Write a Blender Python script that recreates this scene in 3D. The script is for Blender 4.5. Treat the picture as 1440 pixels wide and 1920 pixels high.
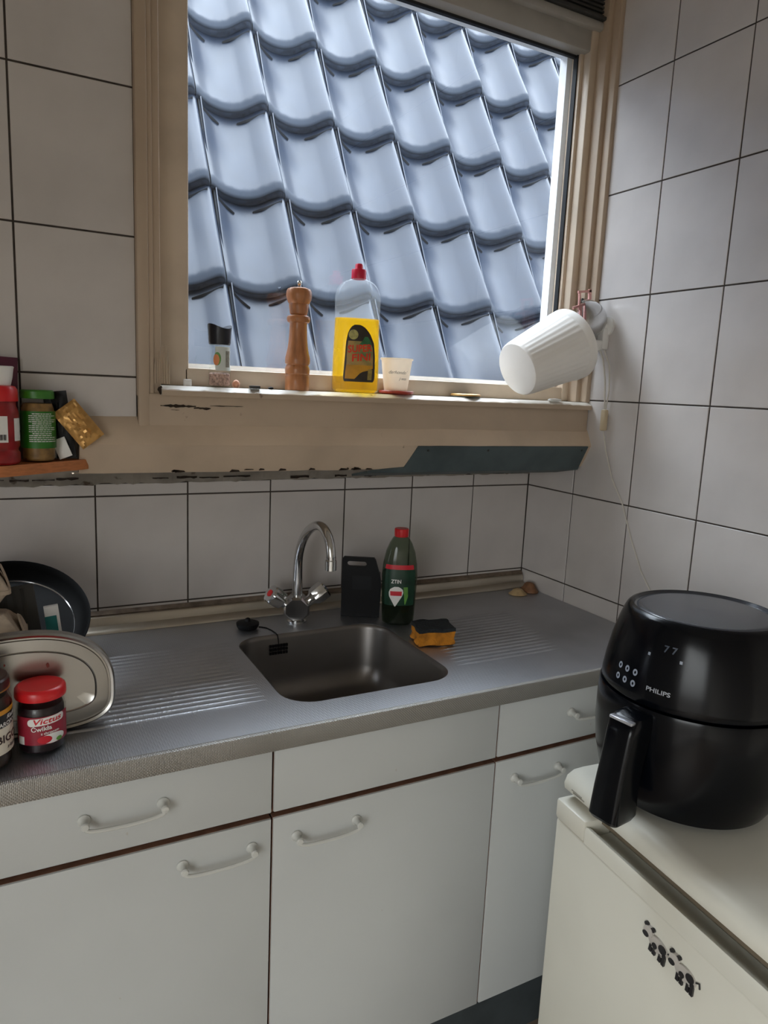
import bpy, bmesh, math, random
from mathutils import Vector, Matrix
random.seed(7)
R = math.radians
PI = math.pi
for o in list(bpy.data.objects):
    bpy.data.objects.remove(o)
scene = bpy.context.scene
COL = scene.collection

# ------------------------------------------------------------------ camera
cam_d = bpy.data.cameras.new('camera')
cam = bpy.data.objects.new('camera', cam_d)
COL.objects.link(cam)
cam_d.sensor_fit = 'VERTICAL'
cam_d.sensor_height = 36.0
cam_d.sensor_width = 27.0
cam_d.lens = 36.0 * 1341.59 / 1920.0
cam_d.clip_start = 0.02
yaw, pitch, roll = -0.490727, -0.170523, 0.0450971
cam.matrix_world = (Matrix.Translation((-1.36502, -1.658, 1.46438)) @ Matrix.Rotation(yaw, 4, 'Z')
                    @ Matrix.Rotation(PI / 2 + pitch, 4, 'X') @ Matrix.Rotation(roll, 4, 'Z'))
scene.camera = cam

# ------------------------------------------------------------------ world: overcast sky over darker ground
world = bpy.data.worlds.new('overcast_sky')
scene.world = world
world.use_nodes = True
nt = world.node_tree
nt.nodes.clear()
wo = nt.nodes.new('ShaderNodeOutputWorld')
bg = nt.nodes.new('ShaderNodeBackground')
tc = nt.nodes.new('ShaderNodeTexCoord')
sep = nt.nodes.new('ShaderNodeSeparateXYZ')
ramp = nt.nodes.new('ShaderNodeValToRGB')
nt.links.new(tc.outputs['Generated'], sep.inputs[0])
mr = nt.nodes.new('ShaderNodeMapRange')
mr.inputs['From Min'].default_value = -1
mr.inputs['From Max'].default_value = 1
nt.links.new(sep.outputs['Z'], mr.inputs['Value'])
nt.links.new(mr.outputs[0], ramp.inputs[0])
el = ramp.color_ramp.elements
el[0].position = 0.48
el[0].color = (0.06, 0.06, 0.06, 1)
el[1].position = 1.0
el[1].color = (0.84, 0.92, 1.0, 1)
e2 = el.new(0.51)          # overcast sky: zenith three times as bright as the horizon
e2.color = (0.84 * 0.34, 0.92 * 0.34, 0.34, 1)
nt.links.new(ramp.outputs[0], bg.inputs[0])
bg.inputs[1].default_value = 19.0
nt.links.new(bg.outputs[0], wo.inputs[0])

def area_light(name, loc, rot, sx, sy, energy, color, portal=False):
    l = bpy.data.lights.new(name, 'AREA')
    l.shape = 'RECTANGLE'
    l.size = sx
    l.size_y = sy
    l.energy = energy
    l.color = color
    o = bpy.data.objects.new(name, l)
    o.location = loc
    o.rotation_euler = rot
    COL.objects.link(o)
    if portal:
        l.cycles.is_portal = True
    return o
# sampling portals for the daylight through the kitchen window and the unseen door added in the left wall
area_light('window_portal', (-0.55, -0.06, 1.88), (R(-90), 0, 0), 1.1, 1.0, 1, (1, 1, 1), True)
area_light('unseen_door_portal', (-2.42, -2.39, 0.98), (R(90), 0, R(-90)), 1.46, 1.80, 1, (1, 1, 1), True)

scene.view_settings.view_transform = 'Standard'
scene.view_settings.look = 'None'
scene.view_settings.exposure = 0.0
scene.view_settings.gamma = 1.0
scene.view_settings.use_curve_mapping = False

# ------------------------------------------------------------------ materials
def srgb(r, g, b):
    f = lambda c: (c / 255) / 12.92 if c / 255 <= 0.04045 else ((c / 255 + 0.055) / 1.055) ** 2.4
    return (f(r), f(g), f(b), 1)

def mat(name, col, rough=0.5, metal=0.0, var=0.08, vscale=12.0, bump=0.0, bscale=60.0, col2=None, spots=None,
        stretch=None, coat=0.0, spec=0.5, rvar=0.0):
    """procedural principled material: noise colour variation, optional fine relief and dirt spots"""
    m = bpy.data.materials.new(name)
    m.use_nodes = True
    n = m.node_tree
    b = n.nodes['Principled BSDF']
    b.inputs['Roughness'].default_value = rough
    b.inputs['Metallic'].default_value = metal
    b.inputs['Specular IOR Level'].default_value = spec
    b.inputs['Coat Weight'].default_value = coat
    t = n.nodes.new('ShaderNodeTexCoord')
    src = t.outputs['Object']
    if stretch:
        mp = n.nodes.new('ShaderNodeMapping')
        mp.inputs['Scale'].default_value = stretch
        n.links.new(src, mp.inputs[0])
        src = mp.outputs[0]
    no = n.nodes.new('ShaderNodeTexNoise')
    no.inputs['Scale'].default_value = vscale
    no.inputs['Detail'].default_value = 5
    n.links.new(src, no.inputs['Vector'])
    mx = n.nodes.new('ShaderNodeMix')
    mx.data_type = 'RGBA'
    c2 = col2 if col2 else tuple(max(0, c * (1 - var * 2.2)) for c in col[:3]) + (1,)
    mx.inputs[6].default_value = col
    mx.inputs[7].default_value = c2
    rr = n.nodes.new('ShaderNodeMapRange')
    rr.inputs['From Min'].default_value = 0.42
    rr.inputs['From Max'].default_value = 0.72
    n.links.new(no.outputs['Fac'], rr.inputs['Value'])
    n.links.new(rr.outputs[0], mx.inputs[0])
    out = mx.outputs[2]
    if spots:
        sc, thr, sc_col = spots
        n2 = n.nodes.new('ShaderNodeTexNoise')
        n2.inputs['Scale'].default_value = sc
        n2.inputs['Detail'].default_value = 3
        n.links.new(src, n2.inputs['Vector'])
        r2 = n.nodes.new('ShaderNodeMapRange')
        r2.inputs['From Min'].default_value = thr
        r2.inputs['From Max'].default_value = thr + 0.06
        n.links.new(n2.outputs['Fac'], r2.inputs['Value'])
        m2 = n.nodes.new('ShaderNodeMix')
        m2.data_type = 'RGBA'
        n.links.new(r2.outputs[0], m2.inputs[0])
        n.links.new(out, m2.inputs[6])
        m2.inputs[7].default_value = sc_col
        out = m2.outputs[2]
    n.links.new(out, b.inputs['Base Color'])
    if rvar:
        r3 = n.nodes.new('ShaderNodeMapRange')
        r3.inputs['To Min'].default_value = rough
        r3.inputs['To Max'].default_value = rough + rvar
        n.links.new(no.outputs['Fac'], r3.inputs['Value'])
        n.links.new(r3.outputs[0], b.inputs['Roughness'])
    if bump:
        n3 = n.nodes.new('ShaderNodeTexNoise')
        n3.inputs['Scale'].default_value = bscale
        n.links.new(src, n3.inputs['Vector'])
        bp = n.nodes.new('ShaderNodeBump')
        bp.inputs['Strength'].default_value = bump
        bp.inputs['Distance'].default_value = 0.002
        n.links.new(n3.outputs['Fac'], bp.inputs['Height'])
        n.links.new(bp.outputs[0], b.inputs['Normal'])
    return m

def clear(name, tint, rough=0.0, ior=1.45, body=None, bodyfac=0.0, gloss=1.0, trans=0.0):
    """thin clear glass or plastic: tinted transparency, fresnel reflection, optional milky body"""
    m = bpy.data.materials.new(name)
    m.use_nodes = True
    n = m.node_tree
    n.nodes.clear()
    out = n.nodes.new('ShaderNodeOutputMaterial')
    tr = n.nodes.new('ShaderNodeBsdfTransparent')
    tr.inputs[0].default_value = tint
    gl = n.nodes.new('ShaderNodeBsdfGlossy')
    gl.inputs['Roughness'].default_value = rough
    gl.inputs[0].default_value = (gloss, gloss, gloss, 1)
    # Schlick reflectance, the same for either side of the thin wall
    lw = n.nodes.new('ShaderNodeLayerWeight')
    lw.inputs[0].default_value = 0.5
    pw = n.nodes.new('ShaderNodeMath')
    pw.operation = 'POWER'
    pw.inputs[1].default_value = 5.0
    n.links.new(lw.outputs['Facing'], pw.inputs[0])
    fr = n.nodes.new('ShaderNodeMapRange')
    fr.inputs['To Min'].default_value = ((ior - 1) / (ior + 1)) ** 2
    fr.inputs['To Max'].default_value = min(1.0, 2.2 * (ior - 1))
    n.links.new(pw.outputs[0], fr.inputs['Value'])
    base = tr.outputs[0]
    if body:
        no = n.nodes.new('ShaderNodeTexNoise')
        no.inputs['Scale'].default_value = 25
        tcx = n.nodes.new('ShaderNodeTexCoord')
        n.links.new(tcx.outputs['Object'], no.inputs['Vector'])
        df = n.nodes.new('ShaderNodeBsdfDiffuse')
        df.inputs[0].default_value = body
        ts = n.nodes.new('ShaderNodeBsdfTranslucent')
        ts.inputs[0].default_value = body
        ms = n.nodes.new('ShaderNodeMixShader')
        ms.inputs[0].default_value = trans
        n.links.new(df.outputs[0], ms.inputs[1])
        n.links.new(ts.outputs[0], ms.inputs[2])
        m1 = n.nodes.new('ShaderNodeMixShader')
        rr = n.nodes.new('ShaderNodeMapRange')
        rr.inputs['To Min'].default_value = bodyfac * 0.8
        rr.inputs['To Max'].default_value = min(1, bodyfac * 1.2)
        n.links.new(no.outputs['Fac'], rr.inputs['Value'])
        n.links.new(rr.outputs[0], m1.inputs[0])
        n.links.new(base, m1.inputs[1])
        n.links.new(ms.outputs[0], m1.inputs[2])
        base = m1.outputs[0]
    m2 = n.nodes.new('ShaderNodeMixShader')
    n.links.new(fr.outputs[0], m2.inputs[0])
    n.links.new(base, m2.inputs[1])
    n.links.new(gl.outputs[0], m2.inputs[2])
    n.links.new(m2.outputs[0], out.inputs[0])
    return m

M = {}
M['tile'] = mat('white_glazed_tile', srgb(206, 200, 196), 0.16, var=0.05, vscale=6, spots=(9, 0.70, srgb(190, 180, 172)), bump=0.05, bscale=9, rvar=0.12)
M['grout'] = mat('dark_grout', srgb(70, 62, 56), 0.9, var=0.2, vscale=30)
M['plaster'] = mat('grey_plaster', srgb(150, 142, 132), 0.9, var=0.15, vscale=18, bump=0.3, bscale=50, spots=(24, 0.62, srgb(88, 74, 62)))
M['roomwall'] = mat('painted_room_wall', srgb(226, 220, 210), 0.8, var=0.05)
M['ceiling'] = mat('ceiling_paint', srgb(222, 218, 210), 0.85, var=0.04)
M['floor'] = mat('brown_vinyl_floor', srgb(128, 112, 96), 0.5, var=0.15, vscale=5)
M['beige'] = mat('beige_gloss_paint', srgb(205, 184, 160), 0.42, var=0.09, vscale=7, bump=0.12, bscale=40, spots=(38, 0.735, srgb(150, 126, 104)))
M['beige_dirty'] = mat('beige_worn_paint', srgb(186, 166, 144), 0.5, var=0.06, vscale=6, bump=0.2, bscale=45, spots=(46, 0.73, srgb(128, 106, 88)))
M['sash'] = mat('sash_paint', srgb(214, 196, 174), 0.45, var=0.08, vscale=8, bump=0.1, bscale=40, spots=(60, 0.74, srgb(110, 92, 78)))
M['sill'] = mat('chipped_sill_paint', srgb(236, 229, 218), 0.42, var=0.04, vscale=20, bump=0.2, bscale=60, spots=(30, 0.70, srgb(150, 130, 112)))
M['white_out'] = mat('white_outer_paint', srgb(244, 244, 244), 0.5, var=0.02)
M['gasket'] = mat('black_gasket', srgb(24, 26, 30), 0.6, var=0.1)
M['rot'] = mat('rotten_wood', srgb(52, 40, 30), 0.95, var=0.35, vscale=60, bump=0.8, bscale=120)
M['vent'] = mat('dark_vent', srgb(58, 58, 56), 0.5, var=0.1)
M['rail'] = mat('grey_rail', srgb(166, 162, 154), 0.4, var=0.06)
M['greystrip'] = mat('grey_green_strip', srgb(78, 90, 92), 0.55, var=0.14, vscale=14, bump=0.2, bscale=70)
M['glass'] = clear('window_glass', (0.97, 0.985, 1, 1), 0.0, 1.5)
M['doorglass'] = clear('slightly_warm_door_glass', (0.98, 0.955, 0.92, 1), 0.0, 1.5)  # tint warms the daylight of the added door
M['rooftile'] = mat('blue_grey_roof_tile', srgb(29, 36, 48), 0.42, var=0.10, vscale=9, spec=0.25, rvar=0.1)
def nose_band(m):
    # matte band in its own tone along the nose of each tile (local y counts up the slope from the nose)
    n = m.node_tree
    b = n.nodes['Principled BSDF']
    old = b.inputs['Base Color'].links[0].from_socket
    t = n.nodes['Texture Coordinate']
    sp_ = n.nodes.new('ShaderNodeSeparateXYZ')
    n.links.new(t.outputs['Object'], sp_.inputs[0])
    no = n.nodes.new('ShaderNodeTexNoise')
    no.inputs['Scale'].default_value = 40
    n.links.new(t.outputs['Object'], no.inputs['Vector'])
    ma = n.nodes.new('ShaderNodeMath')
    ma.operation = 'MULTIPLY_ADD'
    ma.inputs[1].default_value = -0.022
    n.links.new(no.outputs['Fac'], ma.inputs[0])
    n.links.new(sp_.outputs['Y'], ma.inputs[2])
    rr = n.nodes.new('ShaderNodeMapRange')
    rr.interpolation_type = 'SMOOTHSTEP'
    rr.inputs['From Min'].default_value = 0.004
    rr.inputs['From Max'].default_value = 0.030
    n.links.new(ma.outputs[0], rr.inputs['Value'])
    mx = n.nodes.new('ShaderNodeMix')
    mx.data_type = 'RGBA'
    mx.inputs[6].default_value = srgb(33, 39, 48)
    n.links.new(rr.outputs[0], mx.inputs[0])
    n.links.new(old, mx.inputs[7])
    n.links.new(mx.outputs[2], b.inputs['Base Color'])
    r2 = n.nodes.new('ShaderNodeMapRange')
    r2.inputs['To Min'].default_value = 0.9
    r2.inputs['To Max'].default_value = 0.36
    n.links.new(rr.outputs[0], r2.inputs['Value'])
    n.links.new(r2.outputs[0], b.inputs['Roughness'])
nose_band(M['rooftile'])
M['roofedge'] = mat('dull_roof_edge', srgb(62, 72, 88), 0.9, var=0.25, vscale=60, bump=0.5, bscale=200)  # dull grey for the butt edge and the roof deck
M['joint_and_shade'] = mat('dark_joint_and_shade', srgb(24, 28, 34), 0.9, var=0.2)  # colours the joints and the painted shadow lines below the lap
M['cab'] = mat('white_melamine', srgb(190, 192, 190), 0.38, var=0.03, vscale=3, spots=(45, 0.765, srgb(176, 170, 160)))
M['cabedge'] = mat('brown_worn_edge', srgb(128, 92, 72), 0.7, var=0.2, vscale=30)
M['handle'] = mat('white_plastic_handle', srgb(200, 200, 194), 0.35, var=0.03)
M['plinth'] = mat('dark_plinth', srgb(62, 68, 70), 0.6, var=0.15)
M['chrome'] = mat('chrome', srgb(205, 205, 205), 0.10, 1.0, var=0.06, vscale=30, rvar=0.12)
M['black'] = mat('black_plastic', srgb(9, 9, 12), 0.5, var=0.1, spec=0.2)
M['blackgloss'] = mat('black_gloss_plastic', srgb(5, 7, 12), 0.17, var=0.08, rvar=0.05, spec=0.25)
M['white'] = mat('white_plastic', srgb(238, 236, 232), 0.35, var=0.02)
M['red'] = mat('red_lid', srgb(205, 28, 34), 0.32, var=0.06)
M['cream'] = mat('cream_enamel', srgb(214, 211, 198), 0.34, var=0.03, vscale=4)

# stainless steel with embossed linen texture
def steel_mat(name, col, rough, emboss=0.0, ex=260.0, ey=260.0, aniso=False):
    m = mat(name, col, rough, 1.0, var=0.08, vscale=5, rvar=0.12)
    if emboss:
        n = m.node_tree
        b = n.nodes['Principled BSDF']
        t = n.nodes['Texture Coordinate']
        mp = n.nodes.new('ShaderNodeMapping')
        mp.inputs['Scale'].default_value = (ex, ey, ey)
        n.links.new(t.outputs['Object'], mp.inputs[0])
        w1 = n.nodes.new('ShaderNodeTexWave')
        w1.inputs['Scale'].default_value = 1.0
        w1.bands_direction = 'X'
        w2 = n.nodes.new('ShaderNodeTexWave')
        w2.inputs['Scale'].default_value = 1.0
        w2.bands_direction = 'DIAGONAL'
        n.links.new(mp.outputs[0], w1.inputs[0])
        n.links.new(mp.outputs[0], w2.inputs[0])
        mm = n.nodes.new('ShaderNodeMath')
        mm.operation = 'MULTIPLY'
        n.links.new(w1.outputs['Fac'], mm.inputs[0])
        n.links.new(w2.outputs['Fac'], mm.inputs[1])
        bp = n.nodes.new('ShaderNodeBump')
        bp.inputs['Strength'].default_value = emboss
        bp.inputs['Distance'].default_value = 0.001
        n.links.new(mm.outputs[0], bp.inputs['Height'])
        n.links.new(bp.outputs[0], b.inputs['Normal'])
    return m
M['steel'] = steel_mat('linen_steel', srgb(188, 190, 195), 0.37, 0.2, 80, 30)
M['steeledge'] = steel_mat('dimpled_steel_edge', srgb(166, 163, 158), 0.40, 0.7, 130, 130)
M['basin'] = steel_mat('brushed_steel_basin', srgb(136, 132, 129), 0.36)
M['upstand'] = steel_mat('dull_steel_upstand', srgb(196, 188, 174), 0.40)
M['traysteel'] = steel_mat('polished_tray_steel', srgb(172, 169, 164), 0.20)

# ------------------------------------------------------------------ mesh helpers
class MB:
    def __init__(s):
        s.v, s.f, s.m = [], [], []
    def add(s, vs, fs, mi=0, fn=None):
        k = len(s.v)
        for p in vs:
            p = tuple(p)
            s.v.append(fn(p) if fn else p)
        for f in fs:
            s.f.append(tuple(i + k for i in f))
            s.m.append(mi)
        return s
    def box(s, x0, x1, y0, y1, z0, z1, mi=0, fn=None):
        vs = [(x, y, z) for x in (x0, x1) for y in (y0, y1) for z in (z0, z1)]
        fs = [(0, 1, 3, 2), (4, 6, 7, 5), (0, 4, 5, 1), (2, 3, 7, 6), (0, 2, 6, 4), (1, 5, 7, 3)]
        return s.add(vs, fs, mi, fn)
    def rbox(s, x0, x1, y0, y1, z0, z1, r=0.003, seg=2, mi=0, fn=None):
        bm = bmesh.new()
        bmesh.ops.create_cube(bm, size=1)
        for v in bm.verts:
            v.co = Vector(((x0 + x1) / 2 + v.co.x * (x1 - x0), (y0 + y1) / 2 + v.co.y * (y1 - y0), (z0 + z1) / 2 + v.co.z * (z1 - z0)))
        r = min(r, 0.49 * min(x1 - x0, y1 - y0, z1 - z0))
        bmesh.ops.bevel(bm, geom=bm.edges[:], offset=r, segments=seg, profile=0.5, affect='EDGES')
        bm.verts.index_update()
        vs = [tuple(v.co) for v in bm.verts]
        fs = [tuple(v.index for v in f.verts) for f in bm.faces]
        bm.free()
        return s.add(vs, fs, mi, fn)
    def loft(s, rings, cap0=True, cap1=True, mi=0, fn=None, closed=True):
        n = len(rings[0])
        vs = [p for r in rings for p in r]
        fs = []
        for j in range(len(rings) - 1):
            for i in range(n if closed else n - 1):
                a, b = j * n + i, j * n + (i + 1) % n
                fs.append((a, b, b + n, a + n))
        if cap0:
            fs.append(tuple(range(n))[::-1])
        if cap1:
            fs.append(tuple(range((len(rings) - 1) * n, len(rings) * n)))
        return s.add(vs, fs, mi, fn)
    def lathe(s, prof, n=40, mi=0, fn=None, cap0=False, cap1=False):
        rings = [[(max(r, 1e-5) * math.cos(2 * PI * i / n), max(r, 1e-5) * math.sin(2 * PI * i / n), z) for i in range(n)] for r, z in prof]
        return s.loft(rings, cap0, cap1, mi, fn)
    def tube(s, pts, r, n=10, mi=0, fn=None):
        pts = [Vector(p) for p in pts]
        rad = r if isinstance(r, (list, tuple)) else [r] * len(pts)
        rings = []
        up = Vector((0.13, 0.31, 0.94)).normalized()
        for i, p in enumerate(pts):
            d = (pts[min(i + 1, len(pts) - 1)] - pts[max(i - 1, 0)]).normalized()
            if i == 0:
                a = d.cross(up)
                if a.length < 1e-3:
                    a = d.cross(Vector((1, 0, 0)))
                a.normalize()
            else:
                a = (a - d * a.dot(d)).normalized()
            b = d.cross(a)
            rings.append([tuple(p + (a * math.cos(2 * PI * k / n) + b * math.sin(2 * PI * k / n)) * rad[i]) for k in range(n)])
        return s.loft(rings, True, True, mi, fn)
    def prism(s, outline, axis, a0, a1, mi=0, fn=None):
        """extrude a 2-D outline along an axis; outline gives the two other coordinates in order"""
        def put(p, a):
            q = list(p)
            q.insert(axis, a)
            return tuple(q)
        return s.loft([[put(p, a0) for p in outline], [put(p, a1) for p in outline]], True, True, mi, fn)

def obj(name, mb, mats, parent=None, smooth=35, loc=None, rotz=None, **props):
    me = bpy.data.meshes.new(name)
    me.from_pydata(mb.v, [], mb.f)
    mats = mats if isinstance(mats, (list, tuple)) else [mats]
    for m in mats:
        me.materials.append(M[m] if isinstance(m, str) else m)
    for p, mi in zip(me.polygons, mb.m):
        p.material_index = mi
    bm = bmesh.new()
    bm.from_mesh(me)
    bmesh.ops.recalc_face_normals(bm, faces=bm.faces[:])
    bm.to_mesh(me)
    bm.free()
    if smooth:
        for p in me.polygons:
            p.use_smooth = True
        me.set_sharp_from_angle(angle=R(smooth))
    o = bpy.data.objects.new(name, me)
    COL.objects.link(o)
    if parent:
        o.parent = parent
    if loc:
        o.location = loc
    if rotz is not None:
        o.rotation_euler = (0, 0, rotz)
    for k, v in props.items():
        o[k] = v
    return o

def copy_obj(o, parent, loc=None):
    c = o.copy()
    COL.objects.link(c)
    c.parent = parent
    if loc:
        c.location = loc
    return c

def thing(name, label, cat, loc=(0, 0, 0), rotz=0, group=None):
    o = bpy.data.objects.new(name, None)
    o.empty_display_size = 0.02
    COL.objects.link(o)
    o.location = loc
    o.rotation_euler = (0, 0, rotz)
    o['label'] = label
    o['category'] = cat
    if group:
        o['group'] = group
    return o

def tag(o, label, cat, group=None):
    o['label'] = label
    o['category'] = cat
    if group:
        o['group'] = group
    return o

def struct(name, loc=(0, 0, 0)):
    o = bpy.data.objects.new(name, None)
    o.empty_display_size = 0.02
    COL.objects.link(o)
    o.location = loc
    o['kind'] = 'structure'
    return o

def outline_mesh(splines, ext=0.0):
    """2-D outlines (first outer, rest holes) filled and extruded by a throw-away curve; returns verts, faces"""
    cu = bpy.data.curves.new('tmp', 'CURVE')
    cu.dimensions = '2D'
    cu.fill_mode = 'BOTH'
    cu.extrude = ext
    for pts in splines:
        sp = cu.splines.new('POLY')
        sp.points.add(len(pts) - 1)
        for q, p in zip(sp.points, pts):
            q.co = (p[0], p[1], 0, 1)
        sp.use_cyclic_u = True
    ob = bpy.data.objects.new('tmp', cu)
    me = bpy.data.meshes.new_from_object(ob)
    vs = [tuple(v.co) for v in me.vertices]
    fs = [tuple(p.vertices) for p in me.polygons]
    bpy.data.objects.remove(ob)
    bpy.data.meshes.remove(me)
    bpy.data.curves.remove(cu)
    return vs, fs

def text_mesh(s, size, shear=0.0, width=None, bold=0.0):
    cu = bpy.data.curves.new('tmp', 'FONT')
    cu.body = s
    cu.size = size
    cu.align_x = 'CENTER'
    cu.align_y = 'CENTER'
    cu.shear = shear
    cu.offset = bold
    cu.resolution_u = 3
    ob = bpy.data.objects.new('tmp', cu)
    me = bpy.data.meshes.new_from_object(ob)
    vs = [tuple(v.co) for v in me.vertices]
    fs = [tuple(p.vertices) for p in me.polygons]
    bpy.data.objects.remove(ob)
    bpy.data.meshes.remove(me)
    bpy.data.curves.remove(cu)
    if width and vs:
        w = max(v[0] for v in vs) - min(v[0] for v in vs)
        k = width / w
        vs = [(v[0] * k, v[1], v[2]) for v in vs]
    return vs, fs

def rrect(x0, x1, y0, y1, r, n=6):
    out = []
    for cx, cy, a in ((x1 - r, y1 - r, 0), (x0 + r, y1 - r, 90), (x0 + r, y0 + r, 180), (x1 - r, y0 + r, 270)):
        for i in range(n + 1):
            t = R(a + 90 * i / n)
            out.append((cx + r * math.cos(t), cy + r * math.sin(t)))
    return out

def cyl(rad, off=0.0):
    """flat label plane (x, y, height) bent round a cylinder, facing local -y"""
    def fn(p):
        t = p[0] / rad
        rr = rad + off + p[2]
        return (rr * math.sin(t), -rr * math.cos(t), p[1])
    return fn

def patch(mb, x0, x1, y0, y1, fn, nx=16, ny=2, mi=0):
    vs = [(x0 + (x1 - x0) * i / nx, y0 + (y1 - y0) * j / ny, 0) for j in range(ny + 1) for i in range(nx + 1)]
    fs = [(j * (nx + 1) + i, j * (nx + 1) + i + 1, (j + 1) * (nx + 1) + i + 1, (j + 1) * (nx + 1) + i) for j in range(ny) for i in range(nx)]
    return mb.add(vs, fs, mi, fn)

def disc(mb, cx, cz, a, c, fn, mi=0):
    rows_ = []
    for k in range(13):
        t = -PI / 2 + PI * k / 12
        rows_.append((cx - a * math.cos(t) - 1e-5, cx + a * math.cos(t) + 1e-5, cz + c * math.sin(t)))
    vs, fs = [], []
    for l, r_, z in rows_:
        vs += [(l + (r_ - l) * i / 12, z, 0) for i in range(13)]
    for j in range(12):
        for i in range(12):
            k = j * 13 + i
            fs.append((k, k + 1, k + 14, k + 13))
    mb.add(vs, fs, mi, fn)
    return mb

def lettering(name, items, m, parent, fn, rot=0.0, bold=0.02):
    """items: (text, x, y, size, shear, width)"""
    mb = MB()
    c, s = math.cos(rot), math.sin(rot)
    for t, x, y, size, sh, w in items:
        vs, fs = text_mesh(t, size, sh, w, size * bold)
        vs = [(x + v[0] * c - v[1] * s, y + v[0] * s + v[1] * c, 0) for v in vs]
        mb.add(vs, fs, 0, fn)
    return obj(name, mb, m, parent, smooth=0)

# =================================================================== SETTING
XL, YF, ZC = -2.35, -3.25, 2.62           # left wall, wall behind the viewer, ceiling
YW = -0.213                                # face of the wall that holds the window
# ---- floor, ceiling, plain walls
f = obj('floor', MB().box(XL, 0.15, YF, 0.15, -0.08, 0.0), 'floor', kind='structure')
f = obj('ceiling', MB().box(XL, 0.06, YF, -0.09, ZC, ZC + 0.1), 'ceiling', kind='structure')
dy0, dy1, dz0, dz1 = -3.12, -1.66, 0.08, 1.88
b = MB()
b.box(XL - 0.12, XL, YF, dy0, 0, ZC).box(XL - 0.12, XL, dy1, -0.09, 0, ZC).box(XL - 0.12, XL, dy0, dy1, 0, dz0).box(XL - 0.12, XL, dy0, dy1, dz1, ZC)
obj('wall_left', b, 'roomwall', kind='structure')
obj('wall_front', MB().box(XL - 0.12, 0.06, YF - 0.12, YF, 0, ZC), 'roomwall', kind='structure')
d1 = struct('unseen_door_1')  # unseen glazed door, added and sized for the light from the left
b = MB()
b.box(XL - 0.08, XL - 0.03, dy0, dy1, dz0, dz0 + 0.05).box(XL - 0.08, XL - 0.03, dy0, dy1, dz1 - 0.05, dz1)
b.box(XL - 0.08, XL - 0.03, dy0, dy0 + 0.05, dz0, dz1).box(XL - 0.08, XL - 0.03, dy1 - 0.05, dy1, dz0, dz1)
obj('door_frame', b, 'white', d1)
obj('glass_pane', MB().box(XL - 0.060, XL - 0.054, dy0 + 0.05, dy1 - 0.05, dz0 + 0.05, dz1 - 0.05), 'doorglass', d1, smooth=0)

# ---- tiles
TW, TH = 0.2, 0.254
ROW0 = 1.204
_tile_cache = {}
def tile(parent, w, h, loc, facing):
    """one glazed tile, centre of its front face at loc; facing 'y' looks to -y, 'x' looks to -x"""
    key = (round(w, 4), round(h, 4))
    if key not in _tile_cache:
        g = 0.0017
        me = MB()
        x0, x1, z0, z1 = -w / 2 + g, w / 2 - g, -h / 2 + g, h / 2 - g
        e = 0.0008
        vs = [(x0, 0.008, z0), (x1, 0.008, z0), (x1, 0.008, z1), (x0, 0.008, z1),
              (x0, e, z0), (x1, e, z0), (x1, e, z1), (x0, e, z1),
              (x0 + e, 0, z0 + e), (x1 - e, 0, z0 + e), (x1 - e, 0, z1 - e), (x0 + e, 0, z1 - e)]
        fs = [(8, 9, 10, 11)]
        for k in range(4):
            fs += [(k, (k + 1) % 4, 4 + (k + 1) % 4, 4 + k), (4 + k, 4 + (k + 1) % 4, 8 + (k + 1) % 4, 8 + k)]
        me.add(vs, fs)
        o = obj('tile', me, 'tile', parent, smooth=0)
        _tile_cache[key] = o
    else:
        o = copy_obj(_tile_cache[key], parent)
    j = lambda a: random.uniform(-a, a)
    o.location = loc
    o.rotation_euler = (j(0.004), 0, (R(-90) if facing == 'x' else 0) + j(0.004))
    return o

def spans(lo, hi, j0, step):
    """cut [lo,hi] at joints j0+k*step"""
    cuts = [lo]
    k = math.ceil((lo + 0.012 - j0) / step)
    while j0 + k * step < hi - 0.012:
        cuts.append(j0 + k * step)
        k += 1
    cuts.append(hi)
    return list(zip(cuts[:-1], cuts[1:]))

# wall behind the counter: recessed below, standing proud above (that part holds the window)
wb = MB()
wb.box(XL, 0.06, 0.0018, 0.15, 0, 1.34)
wb.box(XL, -1.10, YW + 0.0018, -0.09, 1.285, ZC)
wb.box(-1.10, 0.06, YW + 0.02, 0.15, 1.285, 1.40)
wb.box(-1.10, 0.06, YW + 0.0018, -0.09, 2.44, ZC)
wall_back = obj('wall_back', wb, 'grout', smooth=0, kind='structure')
for x0, x1 in spans(-1.99, 0.0, -0.1957, TW):
    for z0, z1 in ((0.905, 0.950), (0.950, ROW0), (ROW0, 1.231 + 0.004 * (x0 + 1.5) * 1.6)):
        tile(wall_back, x1 - x0, z1 - z0, ((x0 + x1) / 2, 0, (z0 + z1) / 2), 'y')
for x0, x1 in spans(-1.938, -1.138, -1.338, TW):
    for z0, z1 in spans(1.36, ZC, 1.465, TH):
        tile(wall_back, x1 - x0, z1 - z0, ((x0 + x1) / 2, YW, (z0 + z1) / 2), 'y')
obj('plaster_panel', MB().box(XL, -1.0, 0.0005, 0.004, 0, 0.903).box(XL, -1.992, 0.0, 0.004, 0.9, 1.30), 'plaster', wall_back, smooth=0)
obj('plaster_panel', MB().box(XL, -1.246, YW, YW + 0.004, 1.284, 1.3585).box(XL, -1.940, YW, YW + 0.004, 1.3585, ZC), 'plaster', wall_back, smooth=0)
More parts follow.
